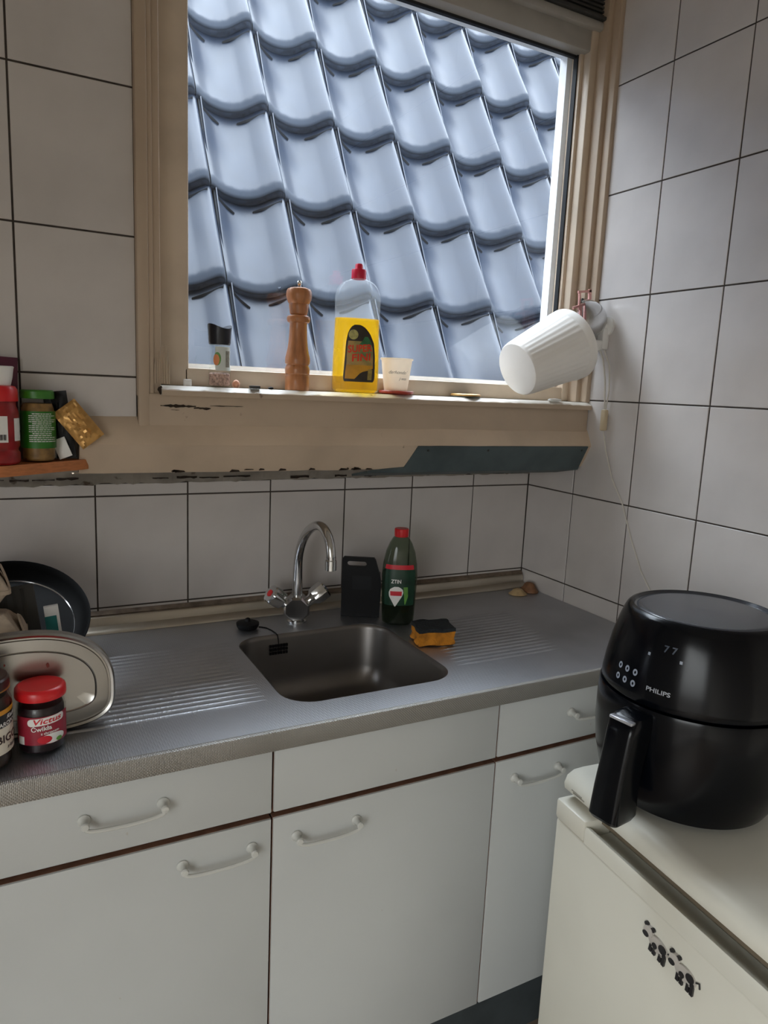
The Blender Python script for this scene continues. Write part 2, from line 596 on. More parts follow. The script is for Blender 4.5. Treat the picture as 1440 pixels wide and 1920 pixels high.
# crumbling mortar band between the cut tiles and the ledge
mb = MB()
n = 90
vs, fs = [], []
for i in range(n + 1):
    x = -1.5 + 1.5 * i / n
    lo = 1.226 + 0.006 * random.random() + 0.010 * (i / n)
    vs += [(x, -0.001 - 0.002 * random.random(), lo), (x, -0.004 - 0.003 * random.random(), 1.262 + 0.01 * random.random()), (x, -0.002, 1.34)]
for i in range(n):
    k = 3 * i
    fs += [(k, k + 3, k + 4, k + 1), (k + 1, k + 4, k + 5, k + 2)]
mb.add(vs, fs)
obj('mortar_band', mb, 'plaster', wall_back, smooth=0)
mb = MB()
x = -1.42
while x < -0.35:
    L = random.uniform(0.015, 0.07)
    z = 1.243 + random.uniform(-0.002, 0.003)
    if random.random() < 0.75:
        t = random.uniform(0.0015, 0.005)
        pts = [(x + L * i / 6, z - t * random.uniform(0.3, 1)) for i in range(7)] + [(x + L * i / 6, z + t * random.uniform(0.2, 0.6)) for i in range(6, -1, -1)]
        mb.prism(pts, 1, -0.0085, -0.004)
    x += L + random.uniform(0.0, 0.02)
obj('mortar_crack', mb, 'rot', wall_back, smooth=0)

# right wall
wall_right = obj('wall_right', MB().box(0.0018, 0.06, YF, 0.15, 0, 1.30).box(0.0018, 0.06, YF, -0.10, 1.30, ZC), 'grout', smooth=0, kind='structure')
for y0, y1 in spans(-1.7895, 0.0, -0.1895, TW):
    for z0, z1 in spans(0.696, ZC, ROW0, TH):
        if z0 > 1.3 and y1 > -0.1:
            if z0 > 1.45:
                continue
        tile(wall_right, y1 - y0, z1 - z0, (0, (y0 + y1) / 2, (z0 + z1) / 2), 'x')
obj('wall_paint', MB().box(-0.002, 0.01, YF, -1.7905, 0, ZC), 'roomwall', wall_right)

# ---- ledge under the window (trim_1) and the grey strip nailed to it (trim_2)
prof = [(YW + 0.03, 1.392), (-0.214, 1.390), (-0.226, 1.376), (-0.240, 1.347), (-0.243, 1.339), (-0.239, 1.331), (-0.226, 1.306), (-0.212, 1.282), (-0.06, 1.262), (0.02, 1.268), (0.02, 1.392)]
b = MB()
xs = [-1.245 + 1.245 * i / 24 for i in range(25)]
rings = [[(xx, p[0] + random.uniform(-0.0007, 0.0007), p[1] + random.uniform(-0.0008, 0.0008)) for p in prof] for xx in xs]
b.loft(rings)
trim_1 = obj('trim_1', b, 'beige', smooth=40, kind='structure')
mb = MB()
for k in range(16):
    xx = random.uniform(-1.15, -0.62)
    L, t = random.uniform(0.004, 0.022), random.uniform(0.001, 0.003)
    zz = 1.2835 + random.uniform(0, 0.004)
    mb.prism([(xx, zz - t), (xx + L, zz - t * 0.6), (xx + L * 0.9, zz + t * 0.4), (xx + L * 0.2, zz + t)], 1, -0.217, -0.205)
obj('paint_chip', mb, 'rot', trim_1, smooth=0)
sp = [(-0.2465, 1.3375), (-0.2425, 1.3395), (-0.2300, 1.318), (-0.2100, 1.279), (-0.1300, 1.262), (-0.1310, 1.257), (-0.2140, 1.274), (-0.2350, 1.316)]
b = MB()
rings = []
for xx, k in ((-0.640, 0.0), (-0.60, 0.08), (-0.548, 0.16), (-0.528, 1.0), (-0.3, 1.0), (-0.012, 1.0)):
    r_ = []
    for i, p in enumerate(sp):
        if i in (0, 1, 2, 7) and k < 1:
            base = sp[3] if i in (1, 2) else sp[6]
            p = (base[0] + (p[0] - base[0]) * k, base[1] + (p[1] - base[1]) * k)
        r_.append((xx, p[0] + 0.0005, p[1]))
    rings.append(r_)
b.loft(rings)
trim_2 = obj('trim_2', b, 'greystrip', smooth=30, kind='structure')
for xx in (-0.50, -0.33, -0.03):
    s_ = MB().lathe([(0, 0), (0.0032, 0), (0.0026, 0.0014), (0, 0.002)], 10)
    q = obj('screw', s_, 'vent', trim_2)
    q.matrix_world = Matrix.Translation((xx, -0.2425, 1.328)) @ Matrix.Rotation(R(115), 4, 'X')

# ---- window
GY = -0.128
win = struct('window_1')
def bar(b, x0, x1, y0, y1, z0, z1, r=0.004):
    b.rbox(x0, x1, y0, y1, z0, z1, r, 2)
b = MB()
# casing with outer bead and inner step, left side
bar(b, -1.139, -1.117, -0.228, 0.0, 1.372, 2.50, 0.005)
bar(b, -1.118, -1.108, -0.222, 0.0, 1.41, 2.50, 0.003)
bar(b, -1.110, -1.094, -0.216, 0.0, 1.43, 2.48, 0.003)
obj('casing', b, 'beige_dirty', win)
b = MB()
bar(b, -0.013, 0.004, -0.222, -0.06, 1.452, 2.50, 0.004)
bar(b, -0.028, -0.010, -0.200, -0.06, 1.452, 2.46, 0.004)
obj('casing', b, 'beige_dirty', win)
b = MB()
bar(b, -1.139, 0.004, -0.228, 0.0, 2.452, 2.53, 0.005)
bar(b, -1.10, -0.01, -0.216, 0.0, 2.428, 2.455, 0.003)
obj('casing', b, 'beige_dirty', win)
b = MB()
bar(b, -1.139, -0.002, -0.226, -0.19, 1.371, 1.437, 0.006)
apron = obj('apron', b, 'beige_dirty', win)
# rotten split under the sill
def jag(x0, x1, zc, t, y, n=14, slope=0.0):
    top = [(x0 + (x1 - x0) * i / n, zc + slope * i / n + t * random.uniform(0.15, 0.8) * (0.3 + 0.7 * math.sin(PI * i / n))) for i in range(n + 1)]
    bot = [(x0 + (x1 - x0) * i / n, zc + slope * i / n - t * random.uniform(0.2, 1.0) * (0.3 + 0.7 * math.sin(PI * i / n))) for i in range(n, -1, -1)]
    return MB().prism(top + bot, 1, y - 0.0012, y + 0.002)
cr = jag(-1.098, -1.030, 1.4135, 0.0045, -0.2265)
cr2 = jag(-1.034, -1.001, 1.410, 0.0045, -0.2265, 8)
cr.add(cr2.v, cr2.f)
cr3 = jag(-1.002, -0.935, 1.4155, 0.0012, -0.2265, 10)
cr.add(cr3.v, cr3.f)
cr4 = jag(-1.078, -1.062, 1.4055, 0.0008, -0.2265, 5)
cr.add(cr4.v, cr4.f)
cr5 = jag(-1.103, -1.092, 1.444, 0.010, -0.2275, 5)
cr.add(cr5.v, cr5.f)
obj('rot_split', cr, 'rot', win, smooth=0)
# splintered strip at the foot of the left casing
sl = MB()
for k in range(7):
    x = -1.106 + 0.0042 * k
    h = 0.035 + 0.030 * math.sin(PI * (k + 0.7) / 8) + random.uniform(0, 0.012)
    y = -0.222 + random.uniform(-0.003, 0.001)
    sl.loft([[(x + dx * w, y + dy * w * 0.8, z) for dx, dy in ((-1, 0), (0, -1), (1, 0), (0, 1))]
             for z, w in ((1.455, 0.0016), (1.455 + h * 0.4, 0.0022), (1.455 + h * 0.8, 0.0016), (1.455 + h, 0.0003))])
obj('splinter', sl, 'beige_dirty', win, smooth=0)
# sash: four members
SY0, SY1 = -0.166, -0.112
b = MB()
bar(b, -1.096, -1.030, SY0, SY1, 1.452, 2.36, 0.004)
obj('sash_stile', b, 'sash', win)
b = MB()
bar(b, -0.060, -0.048, -0.146, SY1, 1.49, 2.33, 0.003)
bar(b, -0.050, -0.026, SY0 - 0.004, SY1, 1.452, 2.37, 0.006)
obj('sash_stile', b, 'sash', win)
b = MB()
bar(b, -1.04, -0.03, SY0, SY1, 1.452, 1.489, 0.004)
obj('sash_rail', b, 'sash', win)
b = MB()
bar(b, -1.04, -0.03, SY0, SY1, 2.305, 2.362, 0.004)
bar(b, -1.094, -0.024, SY0 - 0.016, SY1, 2.352, 2.372, 0.005)
obj('sash_rail', b, 'rail', win)
b = MB()
bar(b, -1.094, -0.024, -0.190, SY1, 2.372, 2.380, 0.002)
bar(b, -1.094, -0.024, -0.190, SY1, 2.420, 2.430, 0.002)
for k in range(4):
    b.box(-1.09, -0.026, -0.180, -0.150, 2.382 + 0.0095 * k, 2.387 + 0.0095 * k)
b.box(-1.09, -0.026, -0.150, -0.12, 2.38, 2.42)
obj('vent_grille', b, 'vent', win)
b = MB()
g = 0.004
b.box(-1.031, -1.027, GY - 0.006, GY + 0.004, 1.489, 2.305)
b.box(-0.064, -0.059, GY - 0.010, GY + 0.004, 1.489, 2.305)
b.box(-1.031, -0.06, GY - 0.006, GY + 0.004, 2.299, 2.306)
obj('gasket', b, 'gasket', win, smooth=0)
obj('glass_pane', MB().box(-1.032, -0.056, GY, GY + 0.004, 1.484, 2.308), 'glass', win, smooth=0)
# white outer frame in the open air
b = MB()
b.box(-1.05, -0.052, -0.112, -0.075, 1.462, 1.4985)
b.box(-0.074, -0.05, -0.112, -0.085, 1.462, 2.33)
b.box(-1.10, -1.034, -0.112, -0.085, 1.462, 2.33)
b.box(-1.05, -0.05, -0.112, -0.085, 2.312, 2.36)
obj('outer_frame', b, 'white_out', win, smooth=0)
# sill board with chipped front edge
n = 110
rings = []
for i in range(n + 1):
    x = -1.096 + 1.112 * i / n
    c = random.uniform(0, 0.0016) + (0.003 * random.random() if -0.97 < x < -0.86 else 0)
    y = -0.2355 + c
    rings.append([(x, -0.14, 1.452), (x, y + 0.016, 1.4520), (x, y + 0.002, 1.4455 - c), (x, y, 1.443), (x, y + 0.002, 1.433), (x, -0.14, 1.433)])
# trim the board at the right wall
rings = [[(min(p[0], -0.001), p[1], p[2]) for p in r_] for r_ in rings if r_[0][0] < 0.006]
sb_ = MB().loft(rings)
sb_.m = [1 if (k < len(rings) * 6 - 6 and k % 6 in (2, 3, 4)) else 0 for k in range(len(sb_.f))]
obj('window_sill', sb_, ['sill', 'beige_dirty'], win, smooth=50)

# ---- neighbouring tiled roof outside
KS = 0.9
CAMP = Vector((-1.36502, -1.658, 1.46438))
O0 = CAMP + (Vector((-0.64997, 1.67093, 1.73755 + 1.204)) - CAMP) * KS
inc = 1.10326
ta, tb = 0.30 * KS, 0.42442 * KS
roof = struct('roof', O0)
ux = Vector((1, 0, 0))
up = Vector((0, math.cos(inc), math.sin(inc)))
nn = ux.cross(up).normalized()
# one tile: local x along the course, y down the slope is negative, z off the slope
def tile_h(t):
    """cross profile: steep drop off the roll of the neighbour, hollow pan, rise to the roll"""
    pts = [(-0.06, 0.004), (0.0, 0.006), (0.05, 0.000), (0.12, -0.014), (0.22, -0.030), (0.38, -0.041), (0.52, -0.039), (0.66, -0.022), (0.76, 0.004), (0.84, 0.026), (0.90, 0.034), (0.95, 0.029), (0.985, 0.012), (1.0, -0.004), (1.02, -0.024)]
    for k in range(1, len(pts) - 2):
        (xa, ha), (x0, h0), (x1, h1), (xb, hb) = pts[k - 1], pts[k], pts[k + 1], pts[k + 2]
        if t <= x1 or k == len(pts) - 3:
            d = x1 - x0
            s = (t - x0) / d
            m0, m1 = (h1 - ha) / (x1 - xa) * d, (hb - h0) / (xb - x0) * d
            return (2 * s ** 3 - 3 * s * s + 1) * h0 + (s ** 3 - 2 * s * s + s) * m0 + (3 * s * s - 2 * s ** 3) * h1 + (s ** 3 - s * s) * m1
NS = 30
ts = [i / NS * 1.005 for i in range(NS + 1)]
b = MB()
ths = 0.036
rows = [(-0.008, 0, ths - 0.010), (-0.005, 0, ths - 0.004), (0.004, 0.0, ths - 0.0005), (0.03, 0.0, ths), (tb * 0.5, 0.0, ths * 0.5), (tb * 0.93, 0, 0.001), (tb + 0.06, 0, -0.006)]
vs = []
for yy, dz, lift in rows:
    for t in ts:
        vs.append((t * ta, yy, tile_h(t) + lift + dz * 0.0))
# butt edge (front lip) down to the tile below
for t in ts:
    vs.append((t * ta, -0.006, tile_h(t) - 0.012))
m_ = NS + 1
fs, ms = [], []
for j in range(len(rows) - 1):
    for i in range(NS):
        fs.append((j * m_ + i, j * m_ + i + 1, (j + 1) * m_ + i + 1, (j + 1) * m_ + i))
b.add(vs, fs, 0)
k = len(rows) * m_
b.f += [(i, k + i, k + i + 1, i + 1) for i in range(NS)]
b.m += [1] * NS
# right side skirt of the roll
sk = len(b.v)
for j, (yy, dz, lift) in enumerate(rows):
    b.v.append((ts[-1] * ta, yy, -0.05))
for j in range(len(rows) - 1):
    b.f.append((j * m_ + NS, (j + 1) * m_ + NS, sk + j + 1, sk + j))
    b.m.append(2)
# weather bar along the left joint and two weather ribs coloured as shadow lines below the lap
def shade_rib(p0, p1, w, h, mi):
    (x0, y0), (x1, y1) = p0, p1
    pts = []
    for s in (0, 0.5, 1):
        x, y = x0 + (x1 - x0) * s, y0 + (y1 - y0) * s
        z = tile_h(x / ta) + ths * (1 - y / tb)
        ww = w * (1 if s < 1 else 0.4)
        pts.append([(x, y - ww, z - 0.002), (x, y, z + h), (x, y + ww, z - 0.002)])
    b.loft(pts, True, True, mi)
shade_rib((0.035 * ta, tb * 0.955), (0.30 * ta, tb * 0.850), 0.0075, 0.007, 2)
shade_rib((0.90 * ta, tb * 0.935), (0.56 * ta, tb * 0.900), 0.0065, 0.007, 2)
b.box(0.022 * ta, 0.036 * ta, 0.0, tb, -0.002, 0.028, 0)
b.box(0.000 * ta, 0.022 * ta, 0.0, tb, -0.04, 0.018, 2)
proto = None
for j in range(-2, 7):
    for i in range(-4, 13):
        if proto is None:
            proto = obj('roof_tile', b, ['rooftile', 'roofedge', 'joint_and_shade'], roof, smooth=50)
            o = proto
        else:
            o = copy_obj(proto, roof)
        # lattice node (i, j): the nose of course j, column line i
        pos = ux * (ta * (i - 0.0) + 0.0123 * KS * j) - up * (tb * j - 0.012)
        rm = Matrix((ux, up, nn)).transposed().to_4x4()
        jit = random.uniform(-0.004, 0.004)
        o.matrix_local = Matrix.Translation(pos + nn * (jit * 0.4)) @ rm @ Matrix.Rotation(jit, 4, 'Z')
b = MB()
rm = Matrix((ux, up, nn)).transposed()
b.add([tuple(rm @ Vector(p)) for p in ((-3, -3.2, -0.07), (4, -3.2, -0.07), (4, 1.1, -0.07), (-3, 1.1, -0.07))], [(0, 1, 2, 3)])
obj('roof_deck', b, 'roofedge', roof, smooth=0)

# =================================================================== BASE CABINETS
CTZ = 0.9
YCF = -0.600
def bow_handle(parent, xc, zc, yf, w=0.125):
    h = MB()
    for s in (-1, 1):
        def put(p, s=s):
            return (xc + s * w / 2 * 0.92 + p[0], yf - p[2], zc + p[1])
        h.lathe([(0.0095, 0.0), (0.0095, 0.003), (0.0070, 0.005), (0.0055, 0.009), (0.0055, 0.017), (0.0065, 0.020), (0.005, 0.0225), (0, 0.023)], 16, 0, put, True, False)
    pts = [(xc + w / 2 * 0.92 * math.cos(t), yf - 0.018, zc - 0.001 - 0.012 * math.sin(t) ** 0.5) for t in [PI * i / 14 for i in range(15)]]
    h.tube(pts, 0.0032, 8)
    return obj('handle', h, 'handle', parent, label='white plastic bow handle')

def cabinet(x0, x1, label, drawer_handle, door_handle_x):
    t = thing('base_cabinet', label, 'cabinet', ((x0 + x1) / 2, -0.3, 0), 0, 'white base cabinets under the counter')
    W = (x1 - x0) / 2
    yf = YCF + 0.3
    if x0 < -1.4:
        obj('side_panel', MB().box(-W - 0.0004, -W + 0.0002, yf + 0.024, 0.27, 0.16, 0.866), 'cab', t, smooth=0)
    c = MB()
    c.box(-W, -W + 0.016, yf + 0.021, 0.27, 0.16, 0.866).box(W - 0.016, W, yf + 0.021, 0.27, 0.16, 0.866)
    c.box(-W + 0.016, W - 0.016, 0.262, 0.27, 0.16, 0.866).box(-W + 0.016, W - 0.016, yf + 0.021, 0.262, 0.16, 0.176)
    c.box(-W + 0.016, W - 0.016, yf + 0.021, yf + 0.035, 0.724, 0.752)
    obj('body', c, 'cabedge', t, smooth=0)
    obj('plinth', MB().box(-W, W, yf + 0.05, yf + 0.065, 0.0, 0.16), 'plinth', t, smooth=0)
    def front(name, z0, z1):
        p = MB().rbox(-W + 0.002, W - 0.002, yf, yf + 0.018, z0, z1, 0.0018, 2)
        o = obj(name, p, 'cab', t)
        e = MB()
        g = 0.0021
        e.box(-W + g, W - g, yf + 0.004, yf + 0.0165, z0 - 0.0006, z0 + 0.002).box(-W + g, W - g, yf + 0.004, yf + 0.0165, z1 - 0.002, z1 + 0.0006)
        e.box(-W + 0.0014, -W + 0.004, yf + 0.004, yf + 0.0165, z0 + g, z1 - g).box(W - 0.004, W - 0.0014, yf + 0.004, yf + 0.0165, z0 + g, z1 - g)
        obj('edge_band', e, 'cabedge', o, smooth=0, label='worn brown edge band')
        return o
    dr = front('drawer_front', 0.746, 0.866)
    if drawer_handle:
        bow_handle(dr, 0.0, 0.810, yf)
    do = front('door', 0.178, 0.7345)
    bow_handle(do, door_handle_x - (x0 + x1) / 2, 0.692, yf)
    return t
cabinet(-1.465, -0.988, 'white base cabinet with drawer and door under the ridged left drainer', True, -1.082)
cabinet(-0.988, -0.519, 'white base cabinet with plain handleless top panel below the sink basin', False, -0.887)
cabinet(-0.519, -0.03, 'white base cabinet with drawer and door next to the tiled side wall', True, -0.413)

# =================================================================== STAINLESS COUNTER
ct = thing('sink_counter', 'stainless steel counter with built-in sink basin and ridged drainers', 'counter', (-0.75, -0.3, CTZ))
OX, OY = 0.75, 0.3
sx0, sx1, sy0, sy1 = -0.936 + OX, -0.573 + OX, -0.532 + OY, -0.166 + OY
hole = rrect(sx0, sx1, sy0, sy1, 0.062, 8)
outer = [(-1.53 + OX, -0.606 + OY), (-0.002 + OX, -0.606 + OY), (-0.002 + OX, -0.004 + OY), (-1.53 + OX, -0.004 + OY)]
vs, fs = outline_mesh([outer, hole], 0.0008)
obj('top_sheet', MB().add([(v[0], v[1], v[2] - 0.0008) for v in vs], fs), 'steel', ct, smooth=0)
# basin
def ring(d, z, r):
    return [(p[0], p[1], z) for p in rrect(sx0 + d, sx1 - d, sy0 + d, sy1 - d, max(r, 0.004), 8)]
rings = [ring(-0.0005, -0.0002, 0.062), ring(0.004, -0.003, 0.060), ring(0.006, -0.010, 0.058), ring(0.010, -0.10, 0.056), ring(0.018, -0.128, 0.052),
         ring(0.036, -0.144, 0.046), ring(0.07, -0.149, 0.04), ring(0.14, -0.152, 0.03)]
bo = MB().loft(rings, False, True)
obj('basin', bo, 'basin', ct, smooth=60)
dm = MB().lathe([(0, 0.0), (0.012, 0.0), (0.014, 0.002), (0.036, 0.003), (0.042, 0.001), (0.043, -0.002)], 32, 0, lambda p: (p[0] + (sx0 + sx1) / 2, p[1] + (sy0 + sy1) / 2, p[2] - 0.1505))
obj('drain', dm, 'chrome', ct)
# overflow grille on the rear wall of the basin
ov = MB()
oxc = -0.831 + OX
yb = sy1 - 0.0075
for r_ in range(3):
    for k in range(7):
        xx = oxc - 0.021 + 0.0065 * k
        zz = -0.022 - 0.0085 * r_
        ov.box(xx, xx + 0.0045, yb - 0.004, yb + 0.002, zz - 0.006, zz)
obj('overflow_grille', ov, 'black', ct, smooth=0)
# drainer ridges
def ridges(xa, xb, y0, y1, n, skew, name='drainer_ridges'):
    m2 = MB()
    for k in range(n):
        s = k / (n - 1)
        y = y0 + (y1 - y0) * s
        a, c = xa(s) + OX, xb(s) + OX
        secs = []
        N = 28
        for i in range(N + 1):
            q = i / N
            w = 0.0048 * min(1, 6 * q + 0.05, 6 * (1 - q) + 0.05)
            hh = 0.0022 * min(1, 8 * q + 0.02, 8 * (1 - q) + 0.02) * (1 + 0.12 * (i % 2))
            x = a + (c - a) * q
            secs.append([(x, y + OY - w, 0.0), (x, y + OY - w * 0.45, hh), (x, y + OY + w * 0.45, hh), (x, y + OY + w, 0.0)])
        m2.loft(secs, True, True)
    return obj(name, m2, 'steel', ct, smooth=60, kind='stuff')
ridges(lambda s: -1.345, lambda s: -0.965 + 0.028 * s, -0.490, -0.185, 18, 0)
ridges(lambda s: -0.545 + 0.12 * s * s, lambda s: -0.262 + 0.06 * s, -0.480, -0.215, 16, 0)
# front edge with dimples and bright nosing
fe = [(-0.604 + OY, 0.0), (-0.609 + OY, 0.0014), (-0.6135 + OY, -0.0005), (-0.6155 + OY, -0.006), (-0.6155 + OY, -0.033), (-0.612 + OY, -0.0345), (-0.607 + OY, -0.0345), (-0.607 + OY, -0.004)]
b = MB()
b.loft([[(x, p[0], p[1]) for p in fe] for x in (-1.53 + OX, -1.0 + OX, -0.5 + OX, -0.002 + OX)])
obj('front_edge', b, 'steeledge', ct, smooth=40)
b = MB().box(-1.528 + OX, -0.004 + OX, -0.600 + OY, -0.006 + OY, -0.032, -0.0018)
# worktop core has a cut-out for the basin
vs, fs = outline_mesh([[(-1.528 + OX, -0.598 + OY), (-0.004 + OX, -0.598 + OY), (-0.004 + OX, -0.006 + OY), (-1.528 + OX, -0.006 + OY)], rrect(sx0 - 0.008, sx1 + 0.008, sy0 - 0.008, sy1 + 0.008, 0.066, 8)], 0.0152)
obj('worktop_core', MB().add([(v[0], v[1], v[2] - 0.0172) for v in vs], fs), 'cabedge', ct, smooth=0)
# upstand against the tiles
us = [(-0.001, 0.034), (-0.008, 0.034), (-0.0105, 0.030), (-0.011, 0.013), (-0.0145, 0.0105), (-0.020, 0.0095), (-0.024, 0.006), (-0.026, 0.0025), (-0.026, 0.0005), (-0.001, 0.0005)]
b = MB().loft([[(x, p[0] * 1.5 + OY, p[1]) for p in us] for x in (-1.53 + OX, -0.75 + OX, -0.004 + OX)])
trim_3 = obj('trim_3', b, 'upstand', None, smooth=50, loc=(-0.75, -0.3, CTZ), kind='structure')
b = MB().loft([[(x, p[0] + OY, p[1]) for p in ((-0.0015, 0.034), (-0.010, 0.0335), (-0.012, 0.0375), (-0.0015, 0.044))] for x in (-1.53 + OX, -0.75 + OX, -0.004 + OX)])
obj('sealant_bead', b, mat('brown_sealant', srgb(120, 104, 88), 0.7, var=0.25, vscale=40), trim_3)

# =================================================================== TAP
tp = thing('mixer_tap', 'chrome two-handle mixer tap with swan-neck spout behind the sink', 'tap', (-0.758, -0.098, CTZ))
b = MB()
b.lathe([(0.0, 0.0005), (0.0235, 0.0005), (0.0235, 0.004), (0.019, 0.007), (0.016, 0.012), (0.0155, 0.018)], 28)
obj('base', b, 'chrome', tp)
b = MB()
oc = [(0.033 * math.cos(R(22.5 + 45 * k)), 0.037 + 0.031 * math.sin(R(22.5 + 45 * k))) for k in range(8)]
oc_in = [(0.028 * math.cos(R(22.5 + 45 * k)), 0.037 + 0.026 * math.sin(R(22.5 + 45 * k))) for k in range(8)]
b.loft([[(p[0], -0.028, p[1]) for p in oc_in], [(p[0], -0.022, p[1]) for p in oc], [(p[0], 0.022, p[1]) for p in oc], [(p[0], 0.026, p[1]) for p in oc_in]])
obj('body', b, 'chrome', tp, smooth=20, rotz=R(-22))
b = MB()
key = [(0, 0.055), (0, 0.09), (0, 0.125), (-0.004, 0.160), (-0.020, 0.195), (-0.050, 0.228), (-0.090, 0.251), (-0.130, 0.260), (-0.162, 0.253), (-0.183, 0.234), (-0.1915, 0.212), (-0.193, 0.195)]
pts = []
for k in range(len(key) - 1):
    p0, p1, p2, p3 = key[max(k - 1, 0)], key[k], key[k + 1], key[min(k + 2, len(key) - 1)]
    for q in range(4):
        t = q / 4
        f2 = lambda a, b_, c, d_: 0.5 * (2 * b_ + (c - a) * t + (2 * a - 5 * b_ + 4 * c - d_) * t * t + (3 * b_ - a - 3 * c + d_) * t ** 3)
        pts.append((0, f2(p0[0], p1[0], p2[0], p3[0]), f2(p0[1], p1[1], p2[1], p3[1])))
pts.append((0, key[-1][0], key[-1][1]))
b.tube(pts, [0.0128 - 0.0023 * min(1, i / 12) for i in range(len(pts))], 16)
sp_end = pts[-1]
obj('spout', b, 'chrome', tp)
b = MB().lathe([(0.0, -0.004), (0.0095, -0.004), (0.0125, -0.003), (0.0125, 0.018), (0.0108, 0.020), (0.0108, 0.026)], 20, 0, lambda p: (p[0], p[1] + sp_end[1], p[2] + sp_end[2] - 0.016))
obj('aerator', b, 'chrome', tp)
for s in (-1, 1):
    d = Vector((s * 0.80, -0.10, 0.60)).normalized()
    rot = d.to_track_quat('Z', 'Y').to_matrix().to_4x4()
    T = Matrix.Translation((s * 0.018, 0, 0.040)) @ rot
    hb = MB()
    n = 32
    rings = []
    for r0, z in ((0.013, 0.0), (0.013, 0.020), (0.015, 0.024), (0.0205, 0.030), (0.0225, 0.045), (0.0225, 0.062), (0.0195, 0.066), (0.0, 0.0665)):
        rings.append([tuple(T @ Vector(((r0 * (1 + (0.07 * math.cos(6 * 2 * PI * i / n) if z > 0.025 and r0 > 0 else 0)) + 1e-5) * math.cos(2 * PI * i / n),
                                        (r0 * (1 + (0.07 * math.cos(6 * 2 * PI * i / n) if z > 0.025 and r0 > 0 else 0)) + 1e-5) * math.sin(2 * PI * i / n), z))) for i in range(n)])
    hb.loft(rings, True, False)
    h = obj('tap_handle', hb, 'chrome', tp, smooth=30)
    dot = MB().lathe([(0.0085, 0.0), (0.0085, 0.0015), (0.0, 0.002)], 16, 0, lambda p: tuple(T @ Vector((p[0], p[1], p[2] + 0.0664))))
    obj('marker_dot', dot, 'red' if s < 0 else mat('blue_marker', srgb(60, 80, 130), 0.4), h, label='red hot water marker' if s < 0 else 'blue cold water marker')

# sink plug with its cord
pl = thing('sink_plug', 'black rubber sink plug lying beside the basin behind the overflow', 'plug', (-0.884, -0.112, CTZ + 0.0030))
b = MB().lathe([(0, 0), (0.022, 0), (0.025, 0.005), (0.0262, 0.009), (0.0262, 0.013), (0.018, 0.016), (0.007, 0.017), (0.0055, 0.023), (0.002, 0.025), (0, 0.025)], 28)
obj('stopper', b, 'black', pl)
pts = [(0.028, 0.004, -0.0018), (0.034, 0.000, -0.0018), (0.042, -0.010, -0.0018), (0.048, -0.03, -0.0018), (0.050, -0.048, -0.0018), (0.052, -0.0585, -0.004), (0.0535, -0.0605, -0.014), (0.055, -0.0595, -0.026)]
pts = [(p[0] - 0.884 + 0.75, p[1] - 0.112 + 0.3, p[2] + 0.003) for p in pts]
obj('plug_cord', MB().tube(pts, 0.0014, 6), 'black', ct)

# =================================================================== SINK SIDE THINGS
# black holder with a carrying slot
bx = thing('plastic_holder', 'black plastic box with oval carrying slot standing against the backsplash', 'holder', (-0.590, -0.105, CTZ + 0.001), R(-30))
ol = [(-0.048, 0.0), (0.048, 0.0), (0.050, 0.08), (0.047, 0.105), (0.034, 0.146), (0.030, 0.151), (-0.044, 0.151), (-0.048, 0.147)]
slot = rrect(-0.036, 0.012, 0.128, 0.141, 0.006, 5)
vs, fs = outline_mesh([ol, slot], 0.006)
b = MB().add([(v[0], v[2] - 0.012, v[1]) for v in vs], fs)
obj('front_panel', b, 'black', bx, smooth=0)
b = MB().rbox(-0.046, 0.046, -0.006, 0.028, 0.0, 0.108, 0.004)
obj('body', b, 'black', bx)
b = MB()
patch(b, -0.022, 0.026, 0.070, 0.105, lambda p: (p[0], -0.0182, p[1]), 1, 1)
obj('panel_badge', b, mat('faint_badge', srgb(22, 23, 26), 0.4, spec=0.2), bx, smooth=0)

# superellipse bottle helper
def sring(a, bb, z, n=48, e=2.6):
    out = []
    for i in range(n):
        t = 2 * PI * i / n
        c, s = math.cos(t), math.sin(t)
        out.append((a * math.copysign(abs(c) ** (2 / e), c), bb * math.copysign(abs(s) ** (2 / e), s), z))
    return out
def sfront(prof, off=0.0006, e=2.6):
    """map label plane to the front (-y) of a superellipse bottle with profile (a, b, z)"""
    def fn(p):
        z = p[1]
        for (a0, b0, z0), (a1, b1, z1) in zip(prof[:-1], prof[1:]):
            if z0 <= z <= z1:
                s = (z - z0) / max(1e-9, z1 - z0)
                a, bb = a0 + (a1 - a0) * s, b0 + (b1 - b0) * s
                break
        else:
            a, bb = prof[-1][0], prof[-1][1]
        x = max(-a * 0.99, min(a * 0.99, p[0]))
        y = -bb * (1 - abs(x / a) ** e) ** (1 / e)
        return (x, y - off, z)
    return fn
def gpatch(mb, outline, fn, mi=0, nx=14, nz=14):
    """grid clipped to a convex outline given by (xl, xr) at each height"""
    vs, fs = [], []
    for j in range(nz + 1):
        z = outline[0][2] + (outline[-1][2] - outline[0][2]) * j / nz
        for (l0, r0, z0), (l1, r1, z1) in zip(outline[:-1], outline[1:]):
            if z0 <= z <= z1 + 1e-9:
                s = (z - z0) / (z1 - z0)
                l, r_ = l0 + (l1 - l0) * s, r0 + (r1 - r0) * s
                break
        for i in range(nx + 1):
            vs.append((l + (r_ - l) * i / nx, z, 0))
    w = nx + 1
    for j in range(nz):
        for i in range(nx):
            fs.append((j * w + i, j * w + i + 1, (j + 1) * w + i + 1, (j + 1) * w + i))
    mb.add(vs, fs, mi, fn)
    return mb

